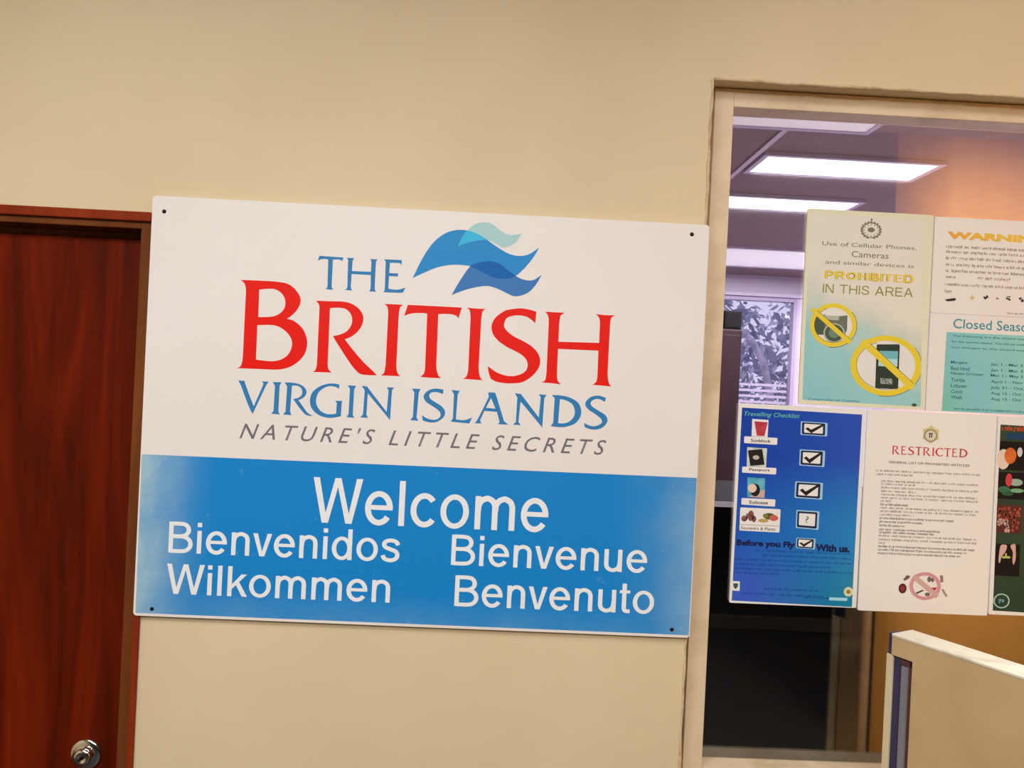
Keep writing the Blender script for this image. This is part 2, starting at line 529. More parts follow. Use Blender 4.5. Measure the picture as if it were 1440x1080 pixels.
# ------------------------------------------------------------------ measured print (mm from each sheet's lower left corner)
D = {}
D['BRITISH']={
 'B':[[(197.4,740.8,1),(241.2,741.4),(279.8,740.7),(301.4,736.9),(318.1,724.8),(328.4,709.1),(328.5,694.0),(321.3,679.6),(310.0,667.2),(301.7,661.4,1),(318.0,656.8),(335.9,642.5),(345.8,623.6),(348.3,606.4),(343.9,586.8),(332.8,571.1),(318.3,559.6),(301.5,552.3),(282.4,549.2),(250.3,548.8),(198.9,548.4,1),(206.2,553.1),(209.3,562.9),(210.3,578.1,1),(210.3,716.1,1),(208.6,728.9),(204.0,736.2),(197.4,740.8,1)],[(238.9,721.8,1),(267.7,725.0),(282.9,719.8),(293.0,709.5),(297.0,694.6),(293.3,680.4),(283.1,670.1),(270.5,664.8),(255.6,662.7),(239.6,662.1,1)],[(238.3,644.2,1),(267.1,646.0),(284.4,643.2),(299.8,634.3),(311.1,621.9),(315.4,609.1),(313.5,593.9),(305.6,580.6),(292.1,571.3),(275.1,567.2),(257.9,567.5),(239.0,569.1,1)]],
 'R':[[(363.0,703.9,1),(395.0,704.2),(419.2,704.9),(438.0,702.1),(455.2,692.6),(465.2,680.0),(467.7,667.0),(463.7,651.8),(454.1,638.2),(441.5,628.2),(429.6,622.9,1),(440.5,609.4),(458.3,589.6),(475.9,571.7),(489.5,560.2),(503.2,547.7,1),(486.4,546.9),(467.7,548.4),(456.1,556.7),(444.2,570.2),(428.3,591.9),(414.3,611.8),(403.2,628.5,1),(418.9,632.7),(433.4,640.9),(442.1,654.5),(443.4,667.6),(439.1,679.6),(429.3,688.5),(416.1,691.0),(403.1,690.4),(394.8,689.2,1),(394.1,683.9,1),(394.9,567.8,1),(396.8,556.6),(404.2,548.6,1),(383.7,548.5),(362.3,547.9,1),(367.8,551.5),(370.6,559.1),(371.5,570.4,1),(371.2,688.4,1),(369.3,696.7),(363.0,703.9,1)]],
 'I':[[(511.7,704.1,1),(532.7,704.6),(553.4,704.4,1),(547.3,699.6),(545.1,690.4),(544.4,677.8,1),(544.4,573.1,1),(545.9,560.5),(549.9,551.7),(554.6,547.9,1),(536.6,547.8),(511.8,547.8,1),(518.3,553.7),(520.0,562.8),(521.0,571.9,1),(521.3,680.2,1),(520.3,692.8),(517.6,699.9),(511.7,704.1,1)]],
 'T':[[(563.3,704.9,1),(619.1,705.0),(681.4,704.9,1),(675.3,680.7,1),(670.6,685.9),(659.6,689.0),(645.2,689.1),(630.8,687.9,1),(631.6,577.3,1),(633.1,564.7),(637.2,554.1),(642.9,548.0,1),(619.4,547.8),(597.8,548.6,1),(604.7,555.2),(607.0,563.5),(607.3,576.1,1),(606.5,687.2,1),(598.3,688.6),(580.3,687.7),(567.8,685.2),(556.4,680.2,1)]],
 'I2':[[(692.2,705.4,1),(713.1,704.3),(734.8,704.5,1),(728.6,700.6),(726.3,693.2),(725.3,683.2,1),(724.6,576.4,1),(726.1,563.8),(729.4,553.1),(735.0,547.9,1),(713.3,548.3),(690.7,549.1,1),(698.6,554.3),(701.6,566.2),(702.0,577.1,1),(701.7,678.4,1),(701.1,689.2),(698.8,700.0),(692.2,705.4,1)]],
 'S':[[(845.6,704.0,1),(830.0,707.8),(811.7,709.6),(793.7,707.4),(775.8,702.4),(758.4,688.8),(750.0,674.8),(748.8,662.1),(754.0,647.9),(766.4,634.9),(785.1,623.1),(803.6,615.0),(820.4,605.8),(830.0,594.5),(832.0,582.8),(827.4,571.7),(815.1,563.9),(800.8,560.1),(784.5,560.6),(764.2,566.9),(744.6,579.5,1),(747.1,566.0),(752.3,551.8,1),(765.2,546.1),(783.5,543.7),(801.6,544.2),(819.6,546.9),(835.5,555.8),(849.3,569.2),(857.7,584.1),(858.7,600.5),(850.7,616.4),(837.4,628.4),(818.8,638.4),(800.3,646.5),(785.3,656.6),(776.6,667.1),(777.0,678.0),(782.0,687.3),(794.4,692.4),(808.9,694.0),(823.5,692.1),(834.6,686.3),(844.4,678.6,1)]],
 'H':[[(864.1,704.9,1),(885.0,704.8),(908.5,704.9,1),(900.1,698.9),(897.9,690.1),(897.1,677.9,1),(897.2,640.4,1),(987.2,642.3,1),(986.9,680.6,1),(986.0,692.8),(983.1,699.6),(976.7,705.4,1),(998.6,704.2),(1020.4,704.9,1),(1011.9,699.3),(1009.7,690.5),(1009.4,680.0,1),(1009.1,577.0,1),(1010.7,563.2),(1014.7,552.0),(1019.3,547.5,1),(997.4,548.6),(976.3,549.3,1),(983.9,554.9),(986.5,563.7),(986.9,576.0,1),(986.3,625.1,1),(897.2,624.8,1),(897.4,575.1,1),(898.0,563.0),(901.1,552.7),(908.3,546.9,1),(887.3,548.5),(863.7,549.1,1),(871.4,553.8),(873.5,563.5),(874.2,574.0,1),(873.9,675.0,1),(873.2,688.9),(870.4,699.2),(864.1,704.9,1)]],
}
D['THE']={
 'T':[[(365.8,802.2,1),(418.5,801.1,1),(415.2,792.6,1),(412.0,795.5),(406.0,796.4),(395.5,795.4,1),(395.4,740.2,1),(396.1,734.2),(399.3,729.8,1),(391.1,729.7),(382.0,730.4,1),(385.6,732.9),(386.4,739.7,1),(385.3,794.9,1),(377.4,796.0),(369.9,794.8),(362.9,791.4,1)]],
 'H':[[(425.3,801.0,1),(441.9,800.8,1),(438.8,796.1),(438.2,789.3,1),(438.0,772.6,1),(479.4,772.9,1),(479.4,789.9,1),(479.1,795.9),(475.8,800.6,1),(493.9,800.9,1),(490.0,797.3),(489.2,788.9,1),(489.2,741.9,1),(490.0,734.4),(492.8,729.7,1),(476.9,730.4,1),(479.8,733.9),(480.2,741.5,1),(479.4,766.0,1),(437.5,766.2,1),(437.3,739.3,1),(438.3,733.3),(441.5,730.1,1),(423.4,730.3,1),(428.5,733.5),(429.7,740.4,1),(428.5,790.3,1),(428.6,796.3)]],
 'E':[[(506.7,801.9,1),(545.2,802.1,1),(545.8,790.3,1),(542.6,794.7),(535.7,795.4),(519.9,795.0,1),(519.4,772.3,1),(539.1,772.5,1),(538.3,765.7,1),(519.3,765.9,1),(519.1,738.2,1),(532.5,736.6),(544.5,737.9),(556.4,742.3,1),(550.9,730.7,1),(528.3,730.0),(507.9,730.0,1),(510.7,733.9),(511.3,743.1,1),(510.5,791.5,1),(510.3,796.8),(506.7,801.9,1)]],
}
D['VIRGIN']={
 'V':[[(202.9,521.8,1),(216.7,521.5,1),(220.1,510.7),(238.9,467.0,1),(256.9,513.7,1),(257.2,518.0),(253.6,521.8,1),(268.4,522.5,1),(263.1,512.8,1),(237.3,450.0,1),(227.0,468.9),(209.0,511.4,1)]],
 'I':[[(277.8,521.9,1),(296.5,522.3,1),(292.9,514.2,1),(292.8,458.3,1),(296.1,451.8,1),(277.6,452.7,1),(282.2,459.1,1),(282.8,513.7,1)]],
 'R':[[(303.4,522.2,1),(325.6,522.0),(343.1,516.6),(351.6,505.9),(349.1,494.6),(339.6,487.1),(334.8,485.2,1),(345.3,472.0),(355.8,458.8),(368.4,452.0,1),(356.1,452.6),(348.4,457.2),(335.4,471.5),(323.6,487.1,1),(334.5,490.1),(341.6,496.7),(342.4,505.4),(338.4,512.7),(329.6,516.5),(319.7,516.0,1),(318.2,459.5,1),(321.5,451.5,1),(303.7,452.2,1),(308.3,459.1,1),(309.2,513.8,1)]],
 'G':[[(422.5,522.9,1),(412.0,524.9),(397.2,523.7),(380.2,517.2),(365.9,505.3),(360.5,490.1),(362.5,472.8),(373.0,459.6),(388.2,451.7),(405.6,449.5),(420.4,451.9),(428.9,454.1,1),(429.5,483.5,1),(430.6,488.0,1),(415.0,487.2,1),(418.9,482.5,1),(418.1,459.3,1),(407.7,457.5),(395.3,458.2),(382.7,465.1),(374.6,478.4),(374.0,492.0),(379.5,505.9),(392.6,516.0),(404.8,519.1),(414.8,517.6),(421.9,513.5,1)]],
 'I2':[[(440.1,522.3,1),(459.2,522.2,1),(455.1,514.5,1),(454.7,458.5,1),(458.5,452.0,1),(441.1,452.9,1),(445.3,459.3,1),(445.9,515.3,1)]],
 'N':[[(471.0,522.8,1),(482.7,522.1,1),(528.2,468.2,1),(530.2,515.6,1),(526.1,522.2,1),(541.5,522.4,1),(537.6,516.0,1),(536.5,450.7,1),(485.1,507.3,1),(484.4,459.9,1),(488.2,453.4,1),(471.3,453.6,1),(476.9,460.8,1),(478.2,513.2,1)]],
}
D['ISLANDS']={
 'I':[[(580.7,522.0,1),(599.9,521.9,1),(596.3,514.6,1),(594.1,459.2,1),(598.3,452.2,1),(580.8,452.7,1),(585.9,460.4,1),(586.6,514.1,1)]],
 'S':[[(650.1,523.0,1),(633.2,524.5),(618.8,520.5),(609.4,512.0),(607.6,503.7),(613.5,494.3),(626.9,486.1),(640.3,477.6),(646.2,469.8),(644.3,461.5),(634.8,456.2),(620.2,457.2),(605.2,464.6,1),(608.0,453.3,1),(622.1,450.1),(638.3,451.5),(652.4,461.9),(655.8,473.5),(649.7,484.6),(636.3,493.1),(622.9,501.2),(619.3,509.2),(623.9,515.3),(635.2,517.1),(649.3,513.2,1)]],
 'L':[[(667.7,523.2,1),(685.9,522.1,1),(681.7,514.8,1),(680.2,459.3,1),(698.1,458.2),(715.7,464.9,1),(709.8,451.6,1),(669.1,453.6,1),(673.6,461.3,1),(673.4,513.4,1)]],
 'A':[[(748.1,521.8,1),(762.5,521.9,1),(767.1,513.0),(786.0,460.0,1),(796.1,453.0,1),(773.3,452.9,1),(776.3,458.0,1),(769.4,479.8,1),(742.0,480.8,1),(733.2,459.2,1),(736.8,452.9,1),(718.9,452.7,1),(727.3,460.6),(750.2,512.2,1)],[(755.2,509.8,1),(765.8,486.8,1),(744.9,487.5,1)]],
 'N':[[(806.8,522.7,1),(820.5,521.4,1),(862.1,471.8,1),(864.2,516.9,1),(859.0,522.6,1),(876.7,522.4,1),(872.2,514.7,1),(870.7,450.0,1),(820.4,505.1,1),(817.6,459.9,1),(822.9,453.0,1),(805.9,453.5,1),(812.1,459.6,1),(812.8,513.5,1)]],
 'D':[[(888.1,522.6,1),(910.4,522.4),(930.2,518.1),(947.1,508.5),(954.3,494.1),(953.5,477.7),(942.7,462.5),(923.5,454.4),(907.2,452.7),(889.1,454.1,1),(894.3,461.9,1),(895.0,515.8,1)],[(906.8,514.7,1),(920.7,512.1),(934.2,504.6),(940.8,490.2),(938.2,475.4),(927.9,465.1),(916.6,461.3),(905.2,461.4,1)]],
 'S2':[[(1008.1,521.8,1),(992.1,526.0),(975.9,522.9),(964.9,512.6),(963.7,502.7),(972.4,493.3),(987.6,484.2),(999.5,475.0),(1001.6,466.9),(992.0,459.9),(979.0,458.3),(962.3,464.1,1),(964.4,455.3,1),(979.4,451.1),(995.7,452.5),(1008.4,460.7),(1013.8,472.4),(1008.9,483.6),(993.7,492.7),(978.5,501.8),(974.9,509.8),(981.1,516.6),(992.5,518.8),(1005.9,512.9,1)]],
}
D['WAVE']={
 'main':[[(571.1,764.1,1),(585.7,798.4),(599.6,825.1),(615.8,847.7),(636.6,865.0),(657.9,873.3),(679.4,874.9),(701.3,870.6),(723.5,859.8),(745.9,845.8),(768.3,832.9),(786.0,826.2),(805.6,824.6),(824.9,830.4),(844.9,845.5,1),(833.9,824.3),(819.7,804.0),(803.1,785.8),(795.8,780.6),(784.1,775.0),(771.2,772.8),(749.4,774.3),(727.2,783.0),(705.1,792.7),(695.1,796.5),(683.1,798.0),(661.5,798.0),(640.0,794.7),(618.6,788.2),(593.3,776.1)]],
 'low':[[(657.7,731.0,1),(670.0,755.1),(684.0,779.6),(696.2,796.6),(708.9,803.7),(726.0,808.3),(743.3,809.2),(761.0,804.2),(778.9,792.1),(795.8,780.6),(810.2,774.2),(825.6,771.7),(838.5,774.5),(853.2,786.2,1),(843.3,766.1),(828.9,748.0),(811.9,738.4),(794.7,735.8),(779.2,741.1),(761.4,748.9),(739.4,754.7),(720.0,753.3),(694.3,746.5),(675.1,739.1)]],
 'lens':[[(695.1,796.5,1),(708.9,803.7),(726.0,808.3),(743.3,809.2),(761.0,804.2),(778.9,792.1),(795.8,780.6,1),(784.1,775.0),(771.2,772.8),(749.4,774.3),(727.2,783.0),(705.1,792.7)]],
 'pale':[[(666.0,838.4,1),(673.8,857.2),(683.9,872.9),(700.5,887.9),(717.6,893.8),(735.0,893.0),(750.6,884.0),(766.3,872.9),(779.5,869.7),(790.4,870.3),(805.0,873.9,1),(797.4,860.4),(787.0,849.0),(774.3,842.5),(761.3,842.3),(745.7,850.1),(728.1,856.2),(710.8,853.7),(691.5,849.0),(678.8,844.0)]],
 'cyan':[[(666.0,838.4,1),(673.8,857.2),(683.8,873.8,1),(701.3,870.6),(716.8,863.8),(731.3,855.9,1),(710.8,853.7),(691.5,849.0),(678.8,844.0)]],
}
D['WORDS']={
 'Welcome':(376.3,218.9,893.6,318.7),
 'Bienvenidos':(69.2,139.5,571.7,208.3),
 'Wilkommen':(68.3,50.0,554.4,116.2),
 'Bienvenue':(684.4,138.6,1116.9,206.5),
 'Benvenuto':(696.0,48.7,1136.7,117.5),
}
D['TAG']=(211.1,395.5,1013.9,430.1)
D['prohibited']={
 'print':[(7.5,449.6),(275.4,448.8),(292.2,8.0),(8.8,11.3)],
 'crest':(152.9,417.4,26.8,22.2),
 't1':(38.3,374.7,263.5,385.8),
 't2':(109.3,352.2,197.6,366.7),
 't3':(47.5,333.5,259.0,342.1),
 't4':(49.2,298.5,258.8,317.1),
 't5':(45.1,265.0,259.6,286.2),
 't6':(22.3,10.0,145.8,16.7),
 'ring1':(73.9,189.9,55.0,51.2),
 'sl1':[(21.4,225.5),(116.7,150.7)],
 'cam':[(25.2,205.2),(37.1,210.4),(92.5,212.3),(106.5,214.8),(107.2,181.4),(101.8,167.1),(30.9,165.5)],
 'lens':(76.7,171.5,25.3,23.2),
 'camtop':[(40.8,211.6),(87.8,212.0),(86.0,201.7),(43.6,202.4)],
 'ring2':(204.0,100.9,84.9,71.2),
 'sl2':[(144.7,156.2),(271.1,51.9)],
 'phone':[(179.4,150.0),(234.5,152.7),(235.5,46.9),(180.8,46.2)],
 'scr':[(185.8,135.0),(231.0,136.2),(231.0,98.9),(185.7,99.1)],
 'key':[(193.3,78.5),(221.7,77.5),(220.8,57.4),(192.5,57.9)],
 'dot':(276.0,11.5,6.1,3.8),
}
D['warning']={
 't1':(30.9,175.6,274.0,193.3),
 'rows':[(29.0,157.9,1790),(29.6,145.4,1750),(30.4,130.7,1790),(31.2,115.2,1790),(31.9,100.6,1790),(32.6,86.2,470)],
 'rows2':[(108.9,86.5,1330)],
 'r3':(31.9,67.5),
 'r4':(31.1,50.8),
 'icons':[(45.8,33.9),(97.9,39.8),(132.6,42.9),(159.3,41.9),(185.8,42.6),(217.5,40.9)],
 'strip':[(184.1,10.4),(284.0,11.5)],
}
D['closed']={
 'print':[(40.8,188.3),(280.1,188.8),(279.5,1.8),(38.5,1.9)],
 't1':(55.7,197.8,251.3,220.8),
 'l1':(55.3,176.8,250.7,182.5),
 'l2':(54.3,162.9,254.7,169.4),
 'l3':(54.0,149.8,255.4,155.7),
 'left':[(54.5,112.9),(55.2,99.2),(55.8,86.8),(56.5,72.1),(57.2,58.4),(57.9,44.7),(58.6,31.3)],
 'right':[(150.1,112.3),(150.8,98.6),(151.4,86.2),(152.2,71.5),(152.8,57.7),(153.5,44.0),(154.2,30.6)],
 'foot':(66.4,6.5),
}
D['checklist']={
 'print':[(7.6,459.2),(293.1,456.0),(291.0,1.8),(5.4,5.3)],
 'title':(13.2,437.4,145.3,450.6),
 'pics':[[(32.8,433.6),(71.5,432.9),(71.4,392.0),(33.3,392.8)],[(24.3,366.8),(71.4,366.0),(71.1,320.4),(25.5,320.9)],[(28.5,296.0),(70.3,295.4),(70.7,249.4),(30.0,250.1)],[(14.8,225.0),(110.6,224.6),(110.2,169.6),(15.4,170.6)]],
 'cup':[(38.2,428.3),(69.7,427.2),(63.6,394.2),(45.6,394.7)],
 'pas':[(26.2,359.3),(59.9,363.9),(67.4,327.4),(33.6,323.3)],
 'emb':(46.3,343.6,7.7,5.1),
 'hat':(48.0,267.0,11.5,14.8),
 'face':(40.8,271.0,10.3,10.2),
 'sand':[(57.0,266.1),(71.0,269.3),(70.7,249.4),(34.6,250.3)],
 'caps':[[(16.1,392.0),(94.6,391.8),(94.7,375.2),(16.1,376.2)],[(14.9,321.0),(95.6,321.0),(95.3,305.7),(14.9,306.6)],[(16.8,247.0),(97.1,247.0),(96.9,230.1),(16.8,231.6)]],
 'capt':[(31.8,379.6,79.3,387.1),(31.3,310.1,80.6,317.9),(35.0,234.4,79.7,242.2),(18.7,173.5,100.2,180.7)],
 'line4':[(16.7,184.7),(110.5,184.9)],
 'shell':[(40.7,206.2,7.2,12.7),(25.6,199.1,7.2,7.2),(48.7,198.9,5.2,7.6),(31.7,204.5,2.6,7.7)],
 'fruit':[(70.8,196.0,12.3,4.6),(84.4,206.8,13.4,7.7),(94.9,203.4,10.8,7.2),(75.4,207.7,6.4,5.1)],
 'boxes':[[(148.1,433.4),(211.9,432.3),(212.5,400.6),(148.8,401.7)],[(149.0,367.5),(209.5,366.7),(209.3,328.3),(149.3,329.6)],[(142.1,291.9),(208.1,290.8),(207.9,251.4),(141.7,253.0)],[(148.0,224.7),(203.1,223.6),(202.7,180.0),(148.3,182.2)],[(151.2,159.8),(197.0,158.8),(196.4,133.6),(151.1,135.3)]],
 'bf':(10.0,131.1,148.8,149.6),
 'wu':(197.6,129.5,279.5,147.0),
 'rows':[(56.3,123.8,286),(72.3,113.0,286),(8.5,101.3,287),(7.7,90.3,236),(8.3,79.6,288),(7.5,69.8,113),(81.3,34.6,210),(30.4,21.7,224),(175.0,18.0,263)],
 'cr1':[(2.7,51.2),(22.3,51.3),(22.9,28.6),(3.3,28.8)],
 'cr2':(280.9,37.3,10.9,11.2),
 'lab':[(236.3,22.6),(279.6,22.8),(278.6,15.6),(235.9,15.4)],
}
D['restricted']={
 'crest':(153.3,419.7,16.4,15.4),
 'star':(154.0,422.5,22.7,21.8),
 't1':(62.8,371.7,243.3,391.7),
 't2':(56.1,350.1,250.0,355.6),
 'rows':[(26.7,331.9,277),(27.2,323.5,116),(40.7,307.6,277),(41.0,300.6,124),(41.4,292.2,277),(41.9,283.8,125),(42.2,276.0,275),(42.1,268.2,275),(41.6,260.6,67),(41.4,252.2,110),(41.3,244.6,277),(41.4,236.8,276),(41.8,228.4,124),(41.3,220.0,222),(41.2,211.6,146),(41.6,202.7,102),(41.5,193.4,188),(41.3,186.4,173),(41.1,178.6,277),(41.3,169.6,277),(41.4,161.8,61),(41.3,153.4,276),(41.1,145.5,254),(40.9,137.1,239)],
 'ring':(157.7,63.9,37.7,33.0),
 'sl':[(128.2,86.5),(188.7,40.8)],
 'it':{'red':(104.2,56.1,9.6,11.7),'tan':[(104.5,77.1),(112.5,88.1),(121.1,86.2),(118.6,80.5),(108.1,74.4)],'stick':[(131.1,45.1),(153.3,55.3),(155.1,52.6),(133.0,41.8)],'tri':[(167.8,60.1),(186.5,62.3),(179.7,49.4)],'blob':[(166.8,80.3,4.6,6.7),(174.8,79.5,4.0,5.6),(164.3,44.6,6.3,4.4)],'cig':[(197.0,57.1),(202.0,58.7),(213.1,42.4),(208.1,39.9)],'tan2':[(191.9,90.6),(199.0,90.9),(201.2,75.5),(194.1,73.8)]},
}
D['green']={
 'print':[(6.5,450.0),(269.3,447.1),(272.7,4.1),(9.8,9.4)],
 'title':[(10.3,448.0),(194.6,448.1),(194.6,436.9),(10.0,436.7)],
 'blue':[(23.9,431.7),(195.5,430.7),(195.6,417.2),(23.6,416.3)],
 'p1':[(7.3,411.3),(76.4,411.1),(77.5,342.9),(7.8,343.4)],
 'p2':[(7.2,338.3),(80.1,337.4),(80.4,274.1),(7.6,275.1)],
 'p3':[(7.4,261.1),(68.2,261.0),(69.6,193.5),(8.2,193.7)],
 'p4':[(8.6,168.4),(68.0,168.2),(69.6,91.7),(9.6,92.6)],
 'orange':(33.8,377.4,14.2,19.1),
 'cream':(17.1,368.2,15.7,23.9),
 'white':(56.2,386.9,6.2,11.2),
 'parrot':(33.0,319.8,8.0,15.4),
 'leafs':[(49.8,314.9,17.1,8.5),(22.2,296.8,14.2,7.9),(53.6,295.4,17.1,5.1),(31.2,287.4,14.2,5.1)],
 'hands':[[(20.4,161.9),(28.7,166.5),(36.0,164.0),(33.7,151.2),(24.5,136.8),(20.9,122.6),(17.6,130.9)],[(44.5,164.3),(55.7,168.5),(57.9,152.3),(58.4,132.6),(53.9,119.8),(51.0,132.3),(51.0,149.2)]],
 'sprout':[(30.8,136.5,5.7,2.8),(40.2,136.9,5.7,2.8),(34.8,142.3,2.2,4.5)],
 'logo':(29.7,33.0,19.4,17.4),
}
D['origin']={
 'prohibited':(0.867,1.807),
 'warning':(1.171,2.0385),
 'closed':(1.171,1.806),
 'checklist':(0.727,1.334),
 'restricted':(1.0325,1.3285),
 'green':(1.3455,1.332),
}

# ================================================================== THE SETTING
TH = 0.14                                   # wall thickness
CZ = 3.3                                    # hall ceiling
DX0, DX1, DZ = -1.52, -0.60, 2.157          # door opening
WX0, WX1, WZ0, WZ1 = 0.605, 2.62, 0.90, 2.521   # window opening

w = MB()
w.box((-2.6, 0, 0), (DX0, TH, CZ)).box((DX0, 0, DZ), (DX1, TH, CZ)).box((DX1, 0, 0), (WX0, TH, CZ))
w.box((WX0, 0, WZ1), (WX1, TH, CZ)).box((WX0, 0, 0), (WX1, TH, WZ0)).box((WX1, 0, 0), (3.6, TH, CZ))
struct(w.build('wall_front', M_WALL), 'cream painted wall carrying the welcome sign', 'wall')
struct(MB().box((-2.6, -7, -.1), (3.6, TH, 0)).build('floor', M_FLOOR), 'tiled floor, darkened to keep its reflection black', 'floor')
struct(MB().box((-2.7, -7, CZ), (3.7, TH, CZ+.1)).build('ceiling', M_CEIL), 'pale hall ceiling', 'ceiling')
struct(MB().box((-2.7, -7, 0), (-2.6, TH, CZ)).build('wall_left', M_WALL), 'cream side wall left of the door', 'wall')
struct(MB().box((3.6, -7, 0), (3.7, TH, CZ)).build('wall_right', M_DARK), 'dark side wall far right of the hall', 'wall')
struct(MB().box((-2.7, -7.1, 0), (3.7, -7, CZ)).build('wall_back', M_DARK), 'dark end wall of the hall', 'wall')

# varnished wood partition across the hall, its left edge rounded; it shows as a reflection in the window
pr = []
for i in range(9):
    a = math.pi*.5*i/8
    pr.append((2.38-.24*math.cos(a), -1.99+.24*math.sin(a)))
pr += [(2.80, -1.75), (2.80, -1.99)]
pm = MB(); k = len(pr)
pm.v = [(x, y, 0) for x, y in pr] + [(x, y, CZ) for x, y in pr]
pm.f = [(i, (i+1) % k, k+(i+1) % k, k+i) for i in range(k)] + [tuple(range(k)), tuple(range(2*k-1, k-1, -1))]
struct(pm.build('wall_partition', M_ORANGE, smooth=False), 'orange varnished wood partition reflected in the window glass', 'wall')

# thin bead of plaster along the window opening
rnd = random.Random(4)
def bead(p, q, n, r):
    P = [(Vector(p)*(1-i/n)+Vector(q)*(i/n)) for i in range(n+1)]
    return [(v.x+rnd.uniform(-1, 1)*.0012, v.y, v.z+rnd.uniform(-1, 1)*.0012) for v in P], [r*rnd.uniform(.75, 1.35) for _ in P]
t = MB()
for a, b, n in (((WX0-.001, .001, WZ0), (WX0-.001, .001, WZ1), 60), ((WX0, .001, WZ1+.001), (WX1, .001, WZ1+.001), 60)):
    P, Rr = bead(a, b, n, .0034); t.tube(P, Rr, 8)
struct(t.build('trim_1', M_BEAD, smooth=True), 'chipped plaster edge around the window opening', 'trim')

# ---- window: frame, sash reveal, glass
FX0, FX1, FZ0, FZ1 = .622, 2.61, .905, 2.5185      # frame outer
GX0, GX1, GZ0, GZ1 = .666, 2.56, .966, 2.4775     # frame inner
win = empty('window_1', (FX0, .04, FZ0))
struct(win, 'window in a cream painted frame with notices on its glass', 'window')
def framebox(x0, x1, z0, z1, X0, X1, Z0, Z1, y0, y1, o=(0, 0, 0)):
    m = MB()
    for a, b in (((x0, z0), (X0, z1)), ((X1, z0), (x1, z1)), ((X0, z0), (X1, Z0)), ((X0, Z1), (X1, z1))):
        m.box((a[0]-o[0], y0-o[1], a[1]-o[2]), (b[0]-o[0], y1-o[1], b[1]-o[2]))
    return m
framebox(FX0, FX1, FZ0, FZ1, GX0, GX1, GZ0, GZ1, .04, TH-.038, (FX0, .04, FZ0)).build('window_frame', M_FRAME, win, bevel=.0015)
MB().box((GX0-FX0+.0005, .0555, GZ0-FZ0+.0005), (GX1-FX0-.0005, .0605, GZ1-FZ0-.0005)).build('glass_pane', M_GLASS, win)
MB().box((GX0-FX0+.0005, .045, .0005+GZ0-FZ0), (GX0-FX0+.003, .0555, GZ1-FZ0-.0005)).build('glazing_bead', flat('pale_putty', pix(196, 176, 170)), win)

# ---- door: wooden frame with red moulding, recessed slab, chrome knob
door = empty('door_1', (DX0, 0, 0))
struct(door, 'dark red mahogany door with a chrome knob left of the sign', 'door')
def dbox(m, x0, x1, y0, y1, z0, z1): return m.box((x0-DX0, y0, z0), (x1-DX0, y1, z1))
m = MB()
JI = .037
dbox(m, DX0, DX0+JI, 0, TH, 0, DZ); dbox(m, DX1-JI, DX1, 0, TH, 0, DZ); dbox(m, DX0+JI, DX1-JI, 0, TH, DZ-.034, DZ)
dbox(m, DX0+JI, DX1-JI, .062, TH, DZ-.050, DZ-.034); dbox(m, DX1-JI-.004, DX1-JI, .062, TH, 0, DZ-.034)
m.build('door_frame', M_CASING, door, bevel=.002)
m = MB()
dbox(m, DX1-.012, DX1+.002, -.009, 0, 0, DZ+.002); dbox(m, DX0-.002, DX0+.012, -.009, 0, 0, DZ+.002); dbox(m, DX0+.012, DX1-.012, -.009, 0, DZ-.019, DZ+.002)
m.build('red_moulding', M_REDWOOD, door, bevel=.003)
dbox(MB(), DX0+JI+.002, DX1-JI-.006, .045, .085, .008, DZ-.052).build('door_slab', M_DOOR, door, bevel=.002)
KX, KZ = -.7235, .947
kn = MB().lathe([(0.0, .045), (.0335, .045), (.0345, .042), (.033, .0395), (.027, .038), (.014, .0378), (.012, .037), (.0125, .0355), (.0165, .033), (.0195, .029), (.0190, .025), (.015, .0222), (.0095, .0215), (.0085, .0225), (0, .0225)], 40)
knob = kn.build('door_knob', M_CHROME, door, (KX-DX0, 0, KZ), smooth=True)
kh = MB().lathe([(0, .0217), (.0042, .0217), (.0042, .023)], 20)
kh.build('keyhole', flat('dark_brass', rgb(60, 42, 20), .4, 1.0), knob)

# ================================================================== WELCOME SIGN
sign = empty('welcome_sign', (-.6096, -.012, 1.28))
tag(sign, 'large white and blue welcome sign screwed to the cream wall', 'sign')
SWD, SHT = 1219.2, 914.4
def weather(name, base, pale, spec=.2, rough=.42):
    q = NT(name)
    v = q.coord((1, 1, 1))
    s = q.xyz(v)
    n = q.noise(v, 7, 4, .6); n2 = q.noise(v, 38, 4, .65)
    left = q.math('POWER', q.math('SUBTRACT', 1.0, q.math('DIVIDE', s[0], .17), True), 1.9)
    low = q.math('SUBTRACT', 1.0, q.math('DIVIDE', s[2], .07), True)
    right = q.math('MULTIPLY', q.math('POWER', q.math('DIVIDE', q.math('SUBTRACT', s[0], 1.02), .20, True), 1.7), .36)
    e = q.math('MAXIMUM', q.math('MAXIMUM', left, q.math('MULTIPLY', low, .15)), right)
    fac = q.math('MULTIPLY', e, q.math('SUBTRACT', q.math('MULTIPLY', n, 3.0), .45), True)
    spots = q.math('MULTIPLY', q.math('GREATER_THAN', n2, .66), .12)
    fac = q.math('ADD', fac, spots, True)
    q.l(q.mix(fac, base, pale), q.b.inputs['Base Color'])
    q.b.inputs['Roughness'].default_value = rough
    q.b.inputs['Specular IOR Level'].default_value = spec
    return q.m
M_SIGN = mottled('white_sign_board', pix(226, 211, 201), pix(222, 207, 195), 2.2, .3, .7, .45)
pan = rounded([(0, 0), (SWD, 0), (SWD, SHT), (0, SHT)], 9, 5)
MB().prism([(x/1000, z/1000) for x, z in pan], 0, .007).build('sign_panel', M_SIGN, sign)
bl = [(5, 6), (SWD-2, 6), (SWD-1, 354.6), (2.5, 351.5)]
poly('blue_panel', bl, weather('weathered_blue_print', pix(24, 121, 182), pix(150, 176, 186)), sign, .15)
